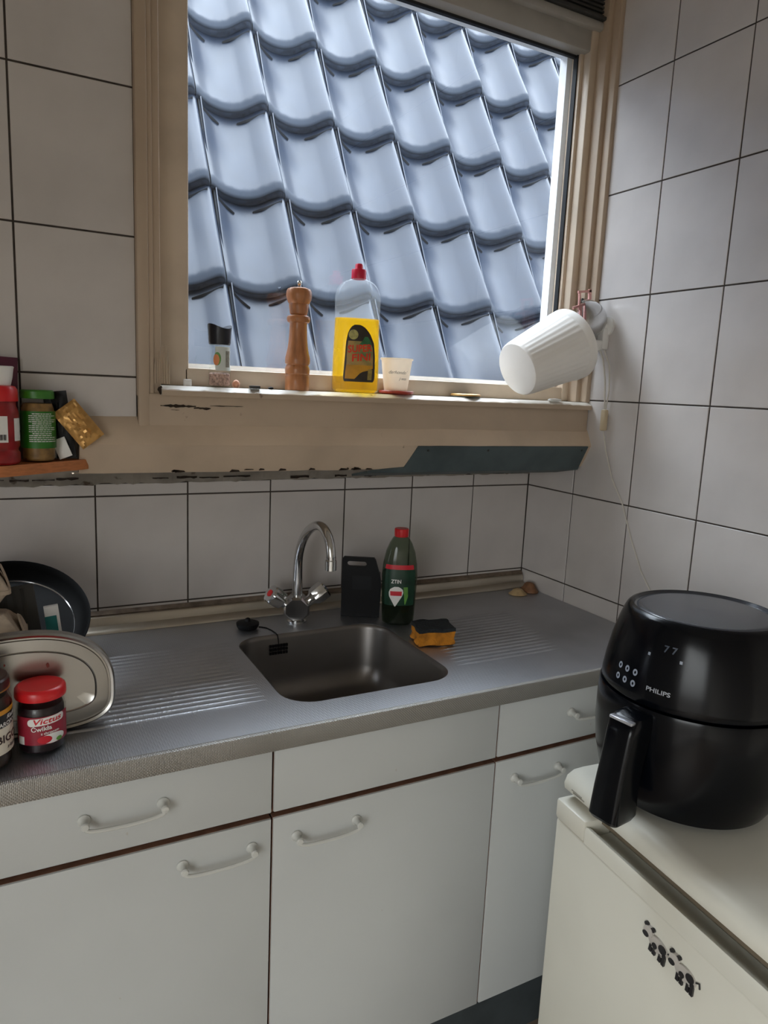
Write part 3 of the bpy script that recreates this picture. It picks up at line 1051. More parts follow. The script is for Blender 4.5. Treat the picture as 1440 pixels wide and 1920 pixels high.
M['clear'] = clear('clear_plastic', (0.95, 0.965, 0.975, 1), 0.1, 1.16, (0.85, 0.9, 0.95, 1), 0.10, 0.9, 0.7)
M['greenclear'] = clear('green_tinted_plastic', (0.55, 0.62, 0.52, 1), 0.08, 1.4, srgb(88, 98, 84), 0.16, 0.9, 0.5)
M['greenliq'] = clear('green_soap', (0.30, 0.40, 0.22, 1), 0.05, 1.2, srgb(44, 58, 28), 0.4, 0.8, 0.5)
M['darkgreen'] = mat('dark_green_print', srgb(14, 58, 38), 0.4, var=0.25, vscale=30)
M['lightgreen'] = mat('light_green_print', srgb(104, 160, 70), 0.4, var=0.2, vscale=60)
M['redprint'] = mat('red_print', srgb(202, 30, 46), 0.4, var=0.05)
M['whiteprint'] = mat('white_print', srgb(232, 230, 226), 0.45, var=0.03)
sb = thing('dish_soap_bottle', 'green-tinted dish soap bottle with red cap and dark green label beside black holder', 'bottle', (-0.531, -0.192, CTZ + 0.001), R(-24))
prof = [(0.030, 0.022, 0.0), (0.0385, 0.028, 0.006), (0.040, 0.030, 0.03), (0.042, 0.031, 0.08), (0.043, 0.031, 0.12), (0.041, 0.030, 0.15), (0.035, 0.027, 0.18), (0.027, 0.023, 0.20), (0.020, 0.019, 0.212), (0.016, 0.016, 0.216)]
b = MB().loft([sring(a, bb, z) for a, bb, z in prof], True, True)
obj('bottle_body', b, 'greenclear', sb)
b = MB().loft([sring(a * 0.94, bb * 0.94, z + 0.0012) for a, bb, z in prof[:4]] + [sring(0.0385, 0.028, 0.075)], True, True)
obj('liquid', b, 'greenliq', sb)
b = MB().lathe([(0, 0.216), (0.0165, 0.216), (0.0172, 0.218), (0.0172, 0.234), (0.016, 0.2355), (0, 0.236)], 30)
obj('cap', b, 'red', sb)
fn = sfront(prof, 0.0007)
b = gpatch(MB(), [(-0.040, 0.034, 0.052), (-0.0415, 0.036, 0.09), (-0.041, 0.036, 0.136), (-0.039, 0.034, 0.140)], fn)
lab = obj('label', b, 'darkgreen', sb, label='dark green label')
b = gpatch(MB(), [(-0.037, 0.032, 0.1405), (-0.035, 0.030, 0.1515)], fn, 0, 14, 3)
obj('red_band', b, 'redprint', sb)
fn2 = sfront(prof, 0.0011)
b = gpatch(MB(), [(-0.012, -0.010, 0.050), (-0.026, 0.005, 0.075), (-0.027, 0.008, 0.084), (-0.024, 0.006, 0.093), (-0.014, -0.004, 0.0985)], fn2)
obj('drop_emblem', b, 'whiteprint', lab)
fn3 = sfront(prof, 0.0015)
b = gpatch(MB(), [(-0.023, 0.004, 0.0765), (-0.0235, 0.0045, 0.0875)], fn3, 0, 10, 2)
obj('emblem_band', b, 'redprint', lab)
b = gpatch(MB(), [(0.012, 0.014, 0.055), (0.010, 0.020, 0.075), (0.008, 0.018, 0.098)], fn2)
obj('leaf_print', b, 'lightgreen', lab)
lettering('lettering', [('ZTIN', -0.010, 0.111, 0.013, 0, 0.024)], 'whiteprint', lab, fn2)

# sponge
M['sponge'] = mat('orange_sponge', srgb(206, 132, 34), 0.9, var=0.2, vscale=60, bump=0.7, bscale=220)
M['scour'] = mat('dark_scouring_pad', srgb(38, 44, 48), 0.95, var=0.3, vscale=150, bump=0.9, bscale=400)
sg = thing('sponge', 'orange sponge with dark scouring pad on top beside the basin', 'sponge', (-0.520, -0.338, CTZ + 0.0025), R(-14))
def sponge_ring(z, wav, grow=0.0):
    out = []
    per = [(-0.043, -0.034), (0.043, -0.034), (0.043, 0.034), (-0.043, 0.034)]
    N = 12
    for k in range(4):
        p, q = per[k], per[(k + 1) % 4]
        for i in range(N):
            s = i / N
            x, y = p[0] + (q[0] - p[0]) * s, p[1] + (q[1] - p[1]) * s
            nrm = (0, -1) if k == 0 else (1, 0) if k == 1 else (0, 1) if k == 2 else (-1, 0)
            d = wav * math.cos(2 * PI * s * 2 + 0.8 + k) + grow
            out.append((x + nrm[0] * d, y + nrm[1] * d, z + 0.0015 * math.sin(5 * x / 0.04 + 3 * y / 0.03)))
    return out
b = MB().loft([sponge_ring(0.001, 0.002), sponge_ring(0.006, 0.004, 0.001), sponge_ring(0.014, 0.001, -0.003), sponge_ring(0.022, 0.003, -0.001), sponge_ring(0.031, 0.001)])
obj('foam', b, 'sponge', sg, smooth=50)
b = MB().loft([sponge_ring(0.0312, 0.001, 0.001), sponge_ring(0.039, 0.001, 0.0)])
obj('scouring_pad', b, 'scour', sg, smooth=40)

# shells in the corner
M['shell'] = mat('tan_shell', srgb(186, 158, 116), 0.6, var=0.15, vscale=60, bump=0.3, bscale=120)
M['shell2'] = mat('brown_shell', srgb(132, 92, 62), 0.6, var=0.2, vscale=60, bump=0.3, bscale=120)
def shell(name, label, m, loc, rx, ry, h, rz):
    b = MB()
    n = 40
    rings = []
    for r0, z in ((1.0, 0.0), (1.02, 0.05), (0.92, 0.22), (0.70, 0.48), (0.55, 0.80), (0.38, 0.96), (0.15, 1.0), (0.0, 1.0)):
        rings.append([((r0 * (1 + 0.035 * math.cos(13 * 2 * PI * i / n) * r0) + 1e-4) * rx * math.cos(2 * PI * i / n), (r0 * (1 + 0.035 * math.cos(13 * 2 * PI * i / n) * r0) + 1e-4) * ry * math.sin(2 * PI * i / n), z * h) for i in range(n)])
    b.loft(rings, True, False)
    return tag(obj(name, b, m, None, 60, loc, rz), label, 'shell')
shell('seashell', 'small tan limpet-like shell on the counter corner', 'shell', (-0.080, -0.090, CTZ + 0.001), 0.027, 0.024, 0.016, R(0))
shell('seashell', 'larger brown shell behind the tan one in the counter corner', 'shell2', (-0.028, -0.076, CTZ + 0.001), 0.0235, 0.030, 0.026, R(0))

# =================================================================== COUNTER, LEFT END
M['jarglass'] = clear('jar_glass', (0.95, 0.965, 0.955, 1), 0.02, 1.25)
# jar of beetroot
cj = thing('beetroot_jar', 'glass jar of dark beetroot with bright red lid and red label', 'jar', (-1.333, -0.520, CTZ + 0.001), R(4))
JR = 0.0345
b = MB().lathe([(0, 0), (JR - 0.004, 0), (JR, 0.004), (JR, 0.066), (JR - 0.002, 0.073), (JR - 0.006, 0.078), (JR - 0.006, 0.084), (JR - 0.003, 0.086)], 44)
obj('jar_glass', b, 'jarglass', cj)
b = MB().lathe([(0, 0.0025), (JR - 0.005, 0.0025), (JR - 0.0022, 0.006), (JR - 0.0022, 0.066), (JR - 0.0045, 0.0725), (0, 0.073)], 44)
obj('beetroot', b, mat('dark_beetroot', srgb(34, 16, 22), 0.35, var=0.3, vscale=70), cj)
b = MB().lathe([(JR - 0.001, 0.0845), (JR + 0.0012, 0.085), (JR + 0.0016, 0.0875), (JR + 0.0012, 0.097), (JR - 0.001, 0.100), (JR - 0.004, 0.1012), (JR - 0.008, 0.1002), (0, 0.1002)], 44)
obj('lid', b, 'red', cj, label='bright red screw lid')
M['beetlabel'] = mat('beetroot_label_red', srgb(152, 32, 52), 0.4, var=0.12, vscale=40)
fn = cyl(JR, 0.0004)
b = MB()
patch(b, -0.044, 0.044, 0.018, 0.062, fn, 24)
lb = obj('label', b, 'beetlabel', cj, label='red printed label')
fn = cyl(JR, 0.0008)
b = MB()
rows_ = []
for k in range(9):
    q = -1 + 2 * k / 8
    ww = 0.0225 + 0.0045 * math.sqrt(max(0, 1 - q * q))
    rows_.append((ww, 0.055 + 0.0058 * q))
vs = [(0.004 - w_ + 2 * w_ * i / 16, z_ + 0.06 * (-w_ + 2 * w_ * i / 16), 0) for w_, z_ in rows_ for i in range(17)]
fs = [(j * 17 + i, j * 17 + i + 1, j * 17 + i + 18, j * 17 + i + 17) for j in range(8) for i in range(16)]
obj('name_cartouche', b.add(vs, fs, 0, fn), 'whiteprint', lb)
obj('white_corner', patch(MB(), -0.040, -0.029, 0.0185, 0.031, fn, 4), 'whiteprint', lb)
obj('white_oval', disc(MB(), 0.012, 0.0262, 0.019, 0.0078, fn), 'whiteprint', lb)
fn = cyl(JR, 0.0012)
lettering('lettering', [('Victus', 0.004, 0.0552, 0.0118, 0.25, 0.040)], 'redprint', lb, fn, 0.06)
lettering('lettering', [('Ćwikła', -0.004, 0.0435, 0.0098, 0, 0.028), ('z chrzanem', 0.008, 0.0365, 0.0055, 0, 0.026)], 'whiteprint', lb, fn, 0.06)
b = MB()
disc(b, 0.000, 0.026, 0.010, 0.006, fn)
obj('beet_print', b, 'redprint', lb)
b = MB()
disc(b, 0.021, 0.0225, 0.005, 0.0032, fn)
obj('leaf_print', b, 'lightgreen', lb)

# jar of bigos
bj = thing('stew_jar', 'tall glass jar with dark brown lid and black and cream label beside beetroot jar', 'jar', (-1.4155, -0.547, CTZ + 0.001), R(66))
BR = 0.0440
b = MB().lathe([(0, 0), (BR - 0.005, 0), (BR, 0.005), (BR, 0.098), (BR - 0.003, 0.108), (BR - 0.007, 0.114), (BR - 0.007, 0.121)], 44)
obj('jar_glass', b, 'jarglass', bj)
b = MB().lathe([(0, 0.003), (BR - 0.006, 0.003), (BR - 0.003, 0.007), (BR - 0.003, 0.098), (BR - 0.006, 0.107), (0, 0.108)], 44)
obj('stew', b, mat('brown_stew', srgb(58, 44, 36), 0.4, var=0.3, vscale=80), bj)
M['brownlid'] = mat('dark_brown_lid', srgb(52, 30, 26), 0.28, var=0.1)
b = MB().lathe([(BR - 0.004, 0.119), (BR - 0.002, 0.1195), (BR - 0.0015, 0.122), (BR - 0.002, 0.132), (BR - 0.004, 0.1345), (BR - 0.006, 0.135), (BR - 0.010, 0.134), (0, 0.134)], 44)
ld = obj('lid', b, 'brownlid', bj)
b = MB().lathe([(0, 0.1344), (0.026, 0.1344), (0.026, 0.1348), (0, 0.1348)], 30)
obj('lid_badge', b, mat('yellow_badge', srgb(222, 176, 44), 0.4, var=0.15, vscale=60), ld)
b = MB().lathe([(BR - 0.0035, 0.1172), (BR - 0.0012, 0.1175), (BR - 0.0012, 0.1192), (BR - 0.0035, 0.1195)], 44)
obj('lid_rim', b, mat('gold_rim', srgb(196, 150, 84), 0.3, 0.8), ld)
fn = cyl(BR, 0.0004)
b = MB()
patch(b, -0.062, 0.062, 0.026, 0.066, fn, 28)
lb = obj('label', b, mat('cream_label', srgb(226, 218, 202), 0.5, var=0.08, vscale=20), bj)
b = MB()
gpatch(b, [(-0.062, 0.062, 0.0655), (-0.062, 0.062, 0.085)], fn, 0, 28, 3)
obj('label_black_field', b, mat('black_label_print', srgb(24, 20, 18), 0.4), lb)
b = MB()
gpatch(b, [(-0.062, 0.062, 0.085), (-0.062, 0.062, 0.092)], cyl(BR, 0.0005), 0, 28, 2)
obj('label_gold_band', b, mat('gold_print', srgb(212, 146, 40), 0.35, var=0.15, vscale=40), lb)
fn = cyl(BR, 0.0009)
lettering('lettering', [('STAROPOLSKA', 0.0, 0.0700, 0.0085, 0, 0.066), ('Kuchnia', 0.006, 0.0795, 0.0085, 0.4, 0.030)], 'whiteprint', lb, fn)
lettering('lettering', [('BIGOS', -0.002, 0.0480, 0.0165, 0, 0.052), ('z kiełbasą', 0.006, 0.0345, 0.0065, 0.3, 0.032)], 'brownlid', lb, fn)

# steel tray standing on its long edge
tr = thing('steel_tray', 'polished steel oval tray standing upright behind the red-lidded jar', 'tray', (-1.36, -0.482, CTZ + 0.0015), 0)
tilt = R(3)
def half(a, h, d, n=20):
    """rounded D outline: flat bottom with rounded corners, elliptical top; inset d"""
    out = []
    e = 2.35
    for i in range(2 * n):
        t = 2 * PI * i / (2 * n)
        c, s = math.cos(t), math.sin(t)
        ee = e if s > 0 else 3.6
        aa, hh = a - d, (h * 0.60 - d if s > 0 else h * 0.40 - d)
        out.append((aa * math.copysign(abs(c) ** (2 / ee), c), h * 0.40 + hh * math.copysign(abs(s) ** (2 / ee), s)))
    return out
def lean(x, z, y):
    return (x, y * math.cos(tilt) + z * math.sin(tilt), z * math.cos(tilt) - y * math.sin(tilt))
A_, H_ = 0.139, 0.166
N_ = 40
prof = [(0.000, 0.020), (0.000, 0.000), (0.003, -0.0035), (0.0065, -0.002), (0.0075, 0.002), (0.010, 0.002), (0.011, -0.0005), (0.016, -0.0008), (0.028, -0.0008), (0.0295, -0.0022), (0.031, -0.0008), (0.05, -0.0005)]
rings = [[lean(p[0], p[1], y) for p in half(A_, H_, d, N_)] for d, y in prof]
obj('tray_shell', MB().loft(rings, False, True), 'traysteel', tr, smooth=40)
rings = [[lean(p[0], p[1], y) for p in half(A_, H_, d, N_)] for d, y in ((0.0005, 0.020), (0.002, 0.022), (0.02, 0.023))]
obj('tray_back', MB().loft(rings, True, True), 'traysteel', tr, smooth=40)
M['fleck'] = mat('red_fleck', srgb(130, 50, 40), 0.6)
for px, pz, s_ in ((0.040, 0.112, 0.0032), (0.062, 0.083, 0.002), (-0.02, 0.12, 0.0018)):
    pts = [lean(px + s_ * (0.6 + 0.4 * random.random()) * math.cos(t), pz + s_ * 1.2 * math.sin(t), -0.0014) for t in [2 * PI * i / 9 for i in range(9)]]
    obj('food_fleck', MB().add(pts, [tuple(range(9))]), 'fleck', tr, smooth=0)

# egg cartons
M['pulp'] = mat('grey_tan_pulp', srgb(184, 166, 146), 0.92, var=0.14, vscale=30, bump=0.7, bscale=160, spots=(40, 0.66, srgb(120, 104, 90)))
def egg_carton(z, label, dx, rz):
    t = thing('egg_carton', label, 'egg carton', (-1.425 + dx, -0.352, z), rz, 'stacked egg cartons')
    W, Dp, LIP = 0.074, 0.050, 0.038
    nx, ny = 42, 28
    def low(u, v):
        e = min(1, 7 * min(u, 1 - u), 7 * min(v, 1 - v))
        return LIP - 0.002 - 0.035 * e * (0.55 + 0.45 * (abs(math.sin(PI * 3 * u)) ** 0.6) * (abs(math.sin(PI * 2 * v)) ** 0.6))
    def high(u, v):
        e = min(1, 5.5 * min(u, 1 - u), 5.5 * min(v, 1 - v))
        return LIP + 0.003 + 0.040 * e ** 0.75 + e * 0.004 * math.sin(PI * 3 * u) * math.sin(PI * 2 * v)
    for nm, fnc in (('cup_tray', low), ('carton_lid', high)):
        vs, fs = [], []
        for j in range(ny + 1):
            for i in range(nx + 1):
                u, v = i / nx, j / ny
                vs.append(((u - 0.5) * 2 * W, (v - 0.5) * 2 * Dp, fnc(u, v)))
        for j in range(ny):
            for i in range(nx):
                k = j * (nx + 1) + i
                fs.append((k, k + 1, k + nx + 2, k + nx + 1))
        obj(nm, MB().add(vs, fs), 'pulp', t, smooth=60)
    # clasp tongue: rounded flap on the end of the lid
    tg = [(0.026 * math.cos(PI * i / 14), 0.036 * math.sin(PI * i / 14)) for i in range(15)]
    for sx in (-1, 1):
        fl = MB().loft([[(sx * (W + 0.0015 - 0.0052 * (p[1] / 0.036) ** 1.2 * 2.2), p[0], LIP + 0.002 + p[1]) for p in tg], [(sx * (W + 0.005 - 0.0052 * (p[1] / 0.036) ** 1.2 * 2.2), p[0] * 0.94, LIP + 0.002 + p[1] * 0.95) for p in tg]])
        obj('end_flap', fl, 'pulp', t, smooth=40)
    rim = MB()
    o1 = rrect(-W - 0.004, W + 0.004, -Dp - 0.004, Dp + 0.004, 0.01, 3)
    rim.loft([[(p[0], p[1], LIP - 0.003) for p in o1], [(p[0], p[1], LIP + 0.0035) for p in o1]])
    obj('carton_rim', rim, 'pulp', t)
    return t
egg_carton(CTZ + 0.001, 'grey-tan pulp egg carton at the bottom of the stack by the tray', -0.002, R(2))
egg_carton(CTZ + 0.0885, 'grey-tan pulp egg carton in the middle of the stack', 0.002, R(-3))
egg_carton(CTZ + 0.176, 'grey-tan pulp egg carton on top of the stack', -0.022, R(4))
# green knob resting on the top carton
b = MB().lathe([(0, 0), (0.010, 0.001), (0.013, 0.006), (0.011, 0.012), (0.004, 0.016), (0, 0.0165)], 20)
tag(obj('bottle_cap', b, mat('dark_green_cap', srgb(38, 72, 44), 0.5), None, 40, (-1.402, -0.345, CTZ + 0.2625)), 'small dark green cap lying on the top egg carton', 'cap')

# round black pan leaning back against the tiles
pn = thing('frying_pan', 'round black pan with shiny rim leaning against the backsplash', 'pan', (-1.372, -0.158, 0.990), 0)
d = Vector((0, -0.61, 0.79)).normalized()
q = Matrix.Rotation(-math.acos(0.79) * -1, 4, 'X')
pn.rotation_euler = (R(34), 0, 0)
b = MB().lathe([(0, -0.018), (0.110, -0.018), (0.124, -0.014), (0.136, 0.004), (0.142, 0.014), (0.1445, 0.0155), (0.1455, 0.013), (0.139, -0.002), (0.128, -0.019), (0.112, -0.023), (0, -0.023)], 64)
obj('pan_body', b, mat('black_pan_enamel', srgb(6, 6, 6), 0.5, var=0.15, vscale=20, rvar=0.1, spec=0.08), pn, smooth=50)
b = MB().lathe([(0.1155, -0.0165), (0.117, -0.0148), (0.1185, -0.0155)], 64)
obj('rim_ring', b, 'chrome', pn)
# grey board and a small carton stored in front of the pan
b = MB().rbox(-0.030, 0.030, -0.0025, 0.0025, 0.0, 0.190, 0.002)
for k in range(3):
    b.box(-0.020 + 0.014 * k, -0.015 + 0.014 * k, -0.0045, -0.002, 0.006, 0.184)
o = obj('cutting_board', b, mat('grey_plastic_board', srgb(58, 57, 54), 0.5, var=0.15), None, 35, (-1.338, -0.284, CTZ + 0.0045))
o.rotation_euler = (0, R(-7), 0)
tag(o, 'narrow grey plastic board standing between egg cartons and pan', 'board')
pk = thing('tea_packet', 'small white and teal paper packet standing in front of the black pan', 'packet', (-1.289, -0.288, CTZ + 0.004), R(0))
pk.rotation_euler = (0, R(-6), 0)
obj('paper_box', MB().rbox(-0.012, 0.012, -0.005, 0.005, 0, 0.150, 0.001), 'whiteprint', pk)
obj('teal_print', MB().box(-0.0125, 0.007, -0.0056, -0.0049, 0.092, 0.132), mat('teal_print', srgb(40, 122, 120), 0.5, var=0.1), pk, smooth=0)

# =================================================================== CORNER SHELF WITH SPICES
SZ = 1.3105
sh = [(-1.228, YW - 0.001), (-1.229, -0.222), (-1.240, -0.236), (-1.262, -0.250), (-1.290, -0.270), (-1.315, -0.290), (-1.345, -0.312), (-1.375, -0.331), (-1.42, -0.350), (-1.47, -0.362), (-1.53, -0.368), (-1.60, -0.370), (-1.75, -0.370), (-1.75, YW - 0.001)]
b = MB()
b.loft([[(p[0] + 1.5, p[1] + 0.22, -0.0185) for p in sh], [(p[0] + 1.5, p[1] + 0.22, 0.0) for p in sh]])
o = obj('corner_shelf', b, mat('orange_beech_laminate', srgb(196, 122, 72), 0.4, var=0.12, vscale=14, stretch=(1, 6, 20)), None, 30, (-1.5, -0.22, SZ))
tag(o, 'orange wood-look shelf with rounded end on the tiled wall', 'shelf')
SZ += 0.001
# paprika jar
pj = thing('spice_jar', 'red paprika jar with red collar and white shaker cap on the shelf', 'jar', (-1.3765, -0.293, SZ), R(8))
pj.scale = (1, 1, 0.94)
r_ = 0.0340
M['paprika'] = mat('paprika_red', srgb(150, 26, 30), 0.35, var=0.18, vscale=60)
b = MB().lathe([(0, 0), (r_ - 0.003, 0), (r_, 0.004), (r_, 0.020), (r_ - 0.0025, 0.024), (r_ - 0.0025, 0.028), (r_, 0.032), (r_, 0.090), (r_ - 0.002, 0.098), (r_ - 0.004, 0.104), (r_ - 0.004, 0.112)], 40)
obj('jar_body', b, 'paprika', pj)
b = MB().lathe([(r_ - 0.003, 0.111), (r_ - 0.0002, 0.1115), (r_, 0.114), (r_ - 0.0008, 0.132), (r_ - 0.004, 0.1375), (0.024, 0.139), (0, 0.139)], 40)
obj('collar', b, 'red', pj)
b = MB().lathe([(0.0235, 0.1388), (0.0265, 0.152), (0.0285, 0.168), (0.0295, 0.171), (0.0275, 0.1725), (0, 0.1725)], 40)
obj('shaker_cap', b, 'white', pj)
b = MB()
fn = cyl(r_, 0.0004)
patch(b, -0.020, 0.012, 0.040, 0.086, fn, 10)
patch(b, 0.024, 0.044, 0.042, 0.082, fn, 8)
lb = obj('label', b, 'whiteprint', pj)
b = MB()
fn = cyl(r_, 0.0008)
x = -0.012
while x < 0.009:
    w = random.choice((0.0006, 0.0010, 0.0016))
    patch(b, x, x + w, 0.044, 0.054, fn, 1, 1)
    x += w + random.choice((0.0007, 0.0012))
obj('barcode', b, 'black', lb, smooth=0)
# green jar
gj = thing('pesto_jar', 'small glass jar with green lid and green text label on the shelf', 'jar', (-1.3125, -0.2555, SZ), R(20))
r_ = 0.0280
b = MB().lathe([(0, 0), (r_ - 0.004, 0), (r_, 0.004), (r_, 0.094), (r_ - 0.003, 0.102), (r_ - 0.005, 0.106), (r_ - 0.005, 0.112)], 40)
obj('jar_glass', b, 'jarglass', gj)
b = MB().lathe([(0, 0.002), (r_ - 0.005, 0.002), (r_ - 0.002, 0.006), (r_ - 0.002, 0.093), (r_ - 0.005, 0.101), (0, 0.102)], 40)
obj('contents', b, mat('tan_paste', srgb(150, 112, 58), 0.6, var=0.25, vscale=60), gj)
b = MB().lathe([(r_ - 0.0035, 0.109), (r_ - 0.0008, 0.1095), (r_ - 0.0004, 0.112), (r_ - 0.0008, 0.1215), (r_ - 0.003, 0.124), (0, 0.1235)], 40)
M['greenlid'] = mat('green_lid', srgb(52, 120, 30), 0.35, var=0.08)
obj('lid', b, 'greenlid', gj)
fn = cyl(r_, 0.0004)
b = MB()
patch(b, -0.060, 0.060, 0.024, 0.088, fn, 32)
lb = obj('label', b, mat('green_label', srgb(40, 112, 22), 0.45, var=0.1, vscale=25), gj)
fn = cyl(r_, 0.0008)
b = MB()
for k in range(15):
    z = 0.083 - 0.0034 * k
    x = -0.026 + (0.006 if k % 5 == 0 else 0)
    end = random.choice((0.020, 0.022, 0.012, 0.021))
    while x < end:
        w = random.uniform(0.003, 0.008)
        patch(b, x, min(x + w, end), z, z + 0.0012, fn, 3, 1)
        x += w + 0.0009
obj('text_lines', b, 'whiteprint', lb, smooth=0)
# foil packets
def packet(name, label, m, loc, w, h, d, rot, crease=0.004):
    nx, nz = 14, 18
    rr = random.Random(len(name) + int(w * 1e4))
    grid = {}
    b = MB()
    for side in (-1, 1):
        vs, fs = [], []
        for j in range(nz + 1):
            for i in range(nx + 1):
                u, v = i / nx, j / nz
                puff = (math.sin(PI * u) ** 0.6) * (math.sin(PI * min(max(v, 0.0), 1)) ** 0.55)
                edge = i in (0, nx) or j in (0, nz)
                c = 0 if edge else rr.uniform(-crease, crease)
                vs.append(((u - 0.5) * w * (1 - 0.08 * puff), side * (d / 2 * puff + c * 0.5 + 0.0006), v * h))
        for j in range(nz):
            for i in range(nx):
                k = j * (nx + 1) + i
                fs.append((k, k + 1, k + nx + 2, k + nx + 1))
        b.add(vs, fs)
    o = obj(name, b, m, None, 25, loc)
    o.rotation_euler = rot
    return tag(o, label, 'packet')
M['gold'] = mat('gold_foil', srgb(206, 158, 92), 0.32, 0.55, var=0.15, vscale=30)
M['maroon'] = mat('maroon_wrap', srgb(92, 26, 56), 0.4, var=0.2, vscale=30)
M['blackfoil'] = mat('black_foil', srgb(10, 10, 12), 0.4, var=0.15, spec=0.25)
packet('foil_packet', 'dark maroon packet standing behind the paprika jar', 'maroon', (-1.384, -0.2265, SZ + 0.001), 0.076, 0.178, 0.014, (0, R(2), 0), 0.002)
packet('foil_packet', 'black foil packet standing beside the green jar', 'blackfoil', (-1.270, -0.2405, SZ + 0.003), 0.040, 0.120, 0.008, (0, R(-7), R(-14)), 0.002)
g_ = packet('foil_packet', 'crumpled gold foil packet tilted against the tiles at shelf end', 'gold', (-1.256, -0.236, SZ + 0.016), 0.046, 0.080, 0.014, (0, R(-38), R(6)), 0.004)
g_.location = (-1.222, -0.2565, SZ + 0.034)
g_.rotation_euler = (0, R(-38), 0)
lt = MB().rbox(-0.012, 0.012, -0.0008, 0.0008, 0, 0.036, 0.0006)
lt = obj('paper_tag', lt, 'whiteprint', None, 30, (-1.2685, -0.2515, SZ + 0.005))
lt.rotation_euler = (R(0), R(-22), R(-24))
tag(lt, 'small white paper tag leaning on the black foil packet', 'tag')

# =================================================================== THINGS ON THE WINDOW SILL
WZ = 1.4525
SYC = -0.190
# wooden pepper mill
pm = thing('pepper_mill', 'turned wooden pepper mill on the window sill', 'pepper mill', (-0.806, SYC, WZ))
K = 1 / 2950
pz = [(0, 0), (74, 0), (76, 4), (76, 84), (72, 92), (71, 97), (76, 104), (78, 128), (76, 142), (71, 150), (70, 156), (77, 164), (79, 182), (77, 205), (72, 222), (64, 262), (59, 300), (56, 345), (54, 400), (55, 414), (66, 418), (72, 428), (73, 440), (70, 452), (60, 458), (52, 462)]
b = MB().lathe([(r0 * K, z * K) for r0, z in pz] + [(0, 462 * K)], 48)
M['millwood'] = mat('beech_wood', srgb(186, 122, 76), 0.38, var=0.16, vscale=18, stretch=(6, 6, 0.9), coat=0.2)
obj('mill_body', b, 'millwood', pm, smooth=30)
hz = [(0, 463), (48, 463), (54, 470), (58, 492), (62, 520), (60, 528), (66, 534), (76, 556), (80, 580), (78, 604), (70, 618), (50, 625), (0, 627)]
obj('mill_head', MB().lathe([(r0 * K, z * K) for r0, z in hz], 48), 'millwood', pm, smooth=30)
obj('knob', MB().lathe([(0, 626 * K), (12 * K, 627 * K), (9 * K, 640 * K), (14 * K, 648 * K), (16 * K, 658 * K), (10 * K, 668 * K), (0, 670 * K)], 20), 'chrome', pm, smooth=40)

# salt grinder
sgd = thing('salt_grinder', 'small clear salt grinder with black cap on the window sill', 'salt grinder', (-0.974, SYC, WZ), R(20))
b = MB().lathe([(0, 0), (0.0205, 0), (0.0225, 0.004), (0.0225, 0.030), (0.0205, 0.038), (0.0195, 0.050), (0.0195, 0.075), (0.0205, 0.086)], 36)
obj('jar_glass', b, 'jarglass', sgd)
b = MB().lathe([(0, 0.003), (0.0185, 0.003), (0.0205, 0.006), (0.0205, 0.026), (0.017, 0.029), (0.008, 0.027), (0, 0.028)], 36)
obj('salt', b, mat('pink_rock_salt', srgb(206, 168, 152), 0.6, var=0.4, vscale=230, bump=1.0, bscale=330, col2=srgb(120, 92, 84)), sgd)
b = MB()
patch(b, -0.021, 0.022, 0.033, 0.080, lambda p: cyl(0.0203 if p[1] > 0.04 else 0.0216, 0.0004)(p), 14, 6)
lb = obj('label', b, mat('pale_label', srgb(214, 220, 214), 0.5, var=0.05), sgd)
b = MB()
fn = cyl(0.0203, 0.0009)
disc(b, -0.0165, 0.056, 0.007, 0.013, fn)
obj('leaf_print', b, 'lightgreen', lb)
b = MB()
disc(b, -0.0185, 0.054, 0.006, 0.011, cyl(0.0203, 0.0012))
obj('orange_print', b, mat('orange_print', srgb(226, 140, 84), 0.5, var=0.1), lb)
b = MB()
patch(b, 0.000, 0.011, 0.040, 0.072, cyl(0.0203, 0.0009), 4, 1)
obj('grey_print', b, mat('grey_print', srgb(140, 138, 126), 0.5, var=0.2, vscale=200), lb)
n = 40
rings = []
for r0, z, sad in ((0.0, 0.084, 0), (0.0205, 0.084, 0), (0.0220, 0.088, 0), (0.0228, 0.104, 0.2), (0.0242, 0.120, 1.0), (0.0225, 0.1195, 1.0), (0.012, 0.116, 0.3), (0.0, 0.1155, 0)):
    rings.append([((r0 + 1e-5) * math.cos(2 * PI * i / n), (r0 + 1e-5) * math.sin(2 * PI * i / n), z + sad * 0.0045 * math.cos(2 * 2 * PI * i / n)) for i in range(n)])
obj('cap', MB().loft(rings, False, False), mat('navy_black_cap', srgb(16, 20, 32), 0.3), sgd, smooth=40)

# yellow dish soap
ys = thing('dish_soap_bottle', 'large clear bottle of yellow dish soap with pink-red cap on the window sill', 'bottle', (-0.668, SYC + 0.002, WZ), R(-14))
prof = [(0.046, 0.024, 0.0), (0.052, 0.030, 0.006), (0.053, 0.031, 0.03), (0.0525, 0.031, 0.08), (0.051, 0.030, 0.13), (0.0495, 0.030, 0.170), (0.050, 0.030, 0.190), (0.0505, 0.030, 0.205), (0.047, 0.028, 0.221), (0.038, 0.025, 0.234), (0.024, 0.019, 0.242), (0.0145, 0.0145, 0.2445)]
obj('bottle_body', MB().loft([sring(a, bb, z) for a, bb, z in prof], True, True), 'clear', ys)
M['yellowliq'] = clear('yellow_soap', (1.0, 0.83, 0.12, 1), 0.05, 1.15, (1.0, 0.60, 0.02, 1), 0.30, 0.8, 0.75)
obj('liquid', MB().loft([sring(a * 0.965, bb * 0.95, z + 0.0012) for a, bb, z in prof[:5]] + [sring(0.0487, 0.0285, 0.160)], True, True), 'yellowliq', ys)
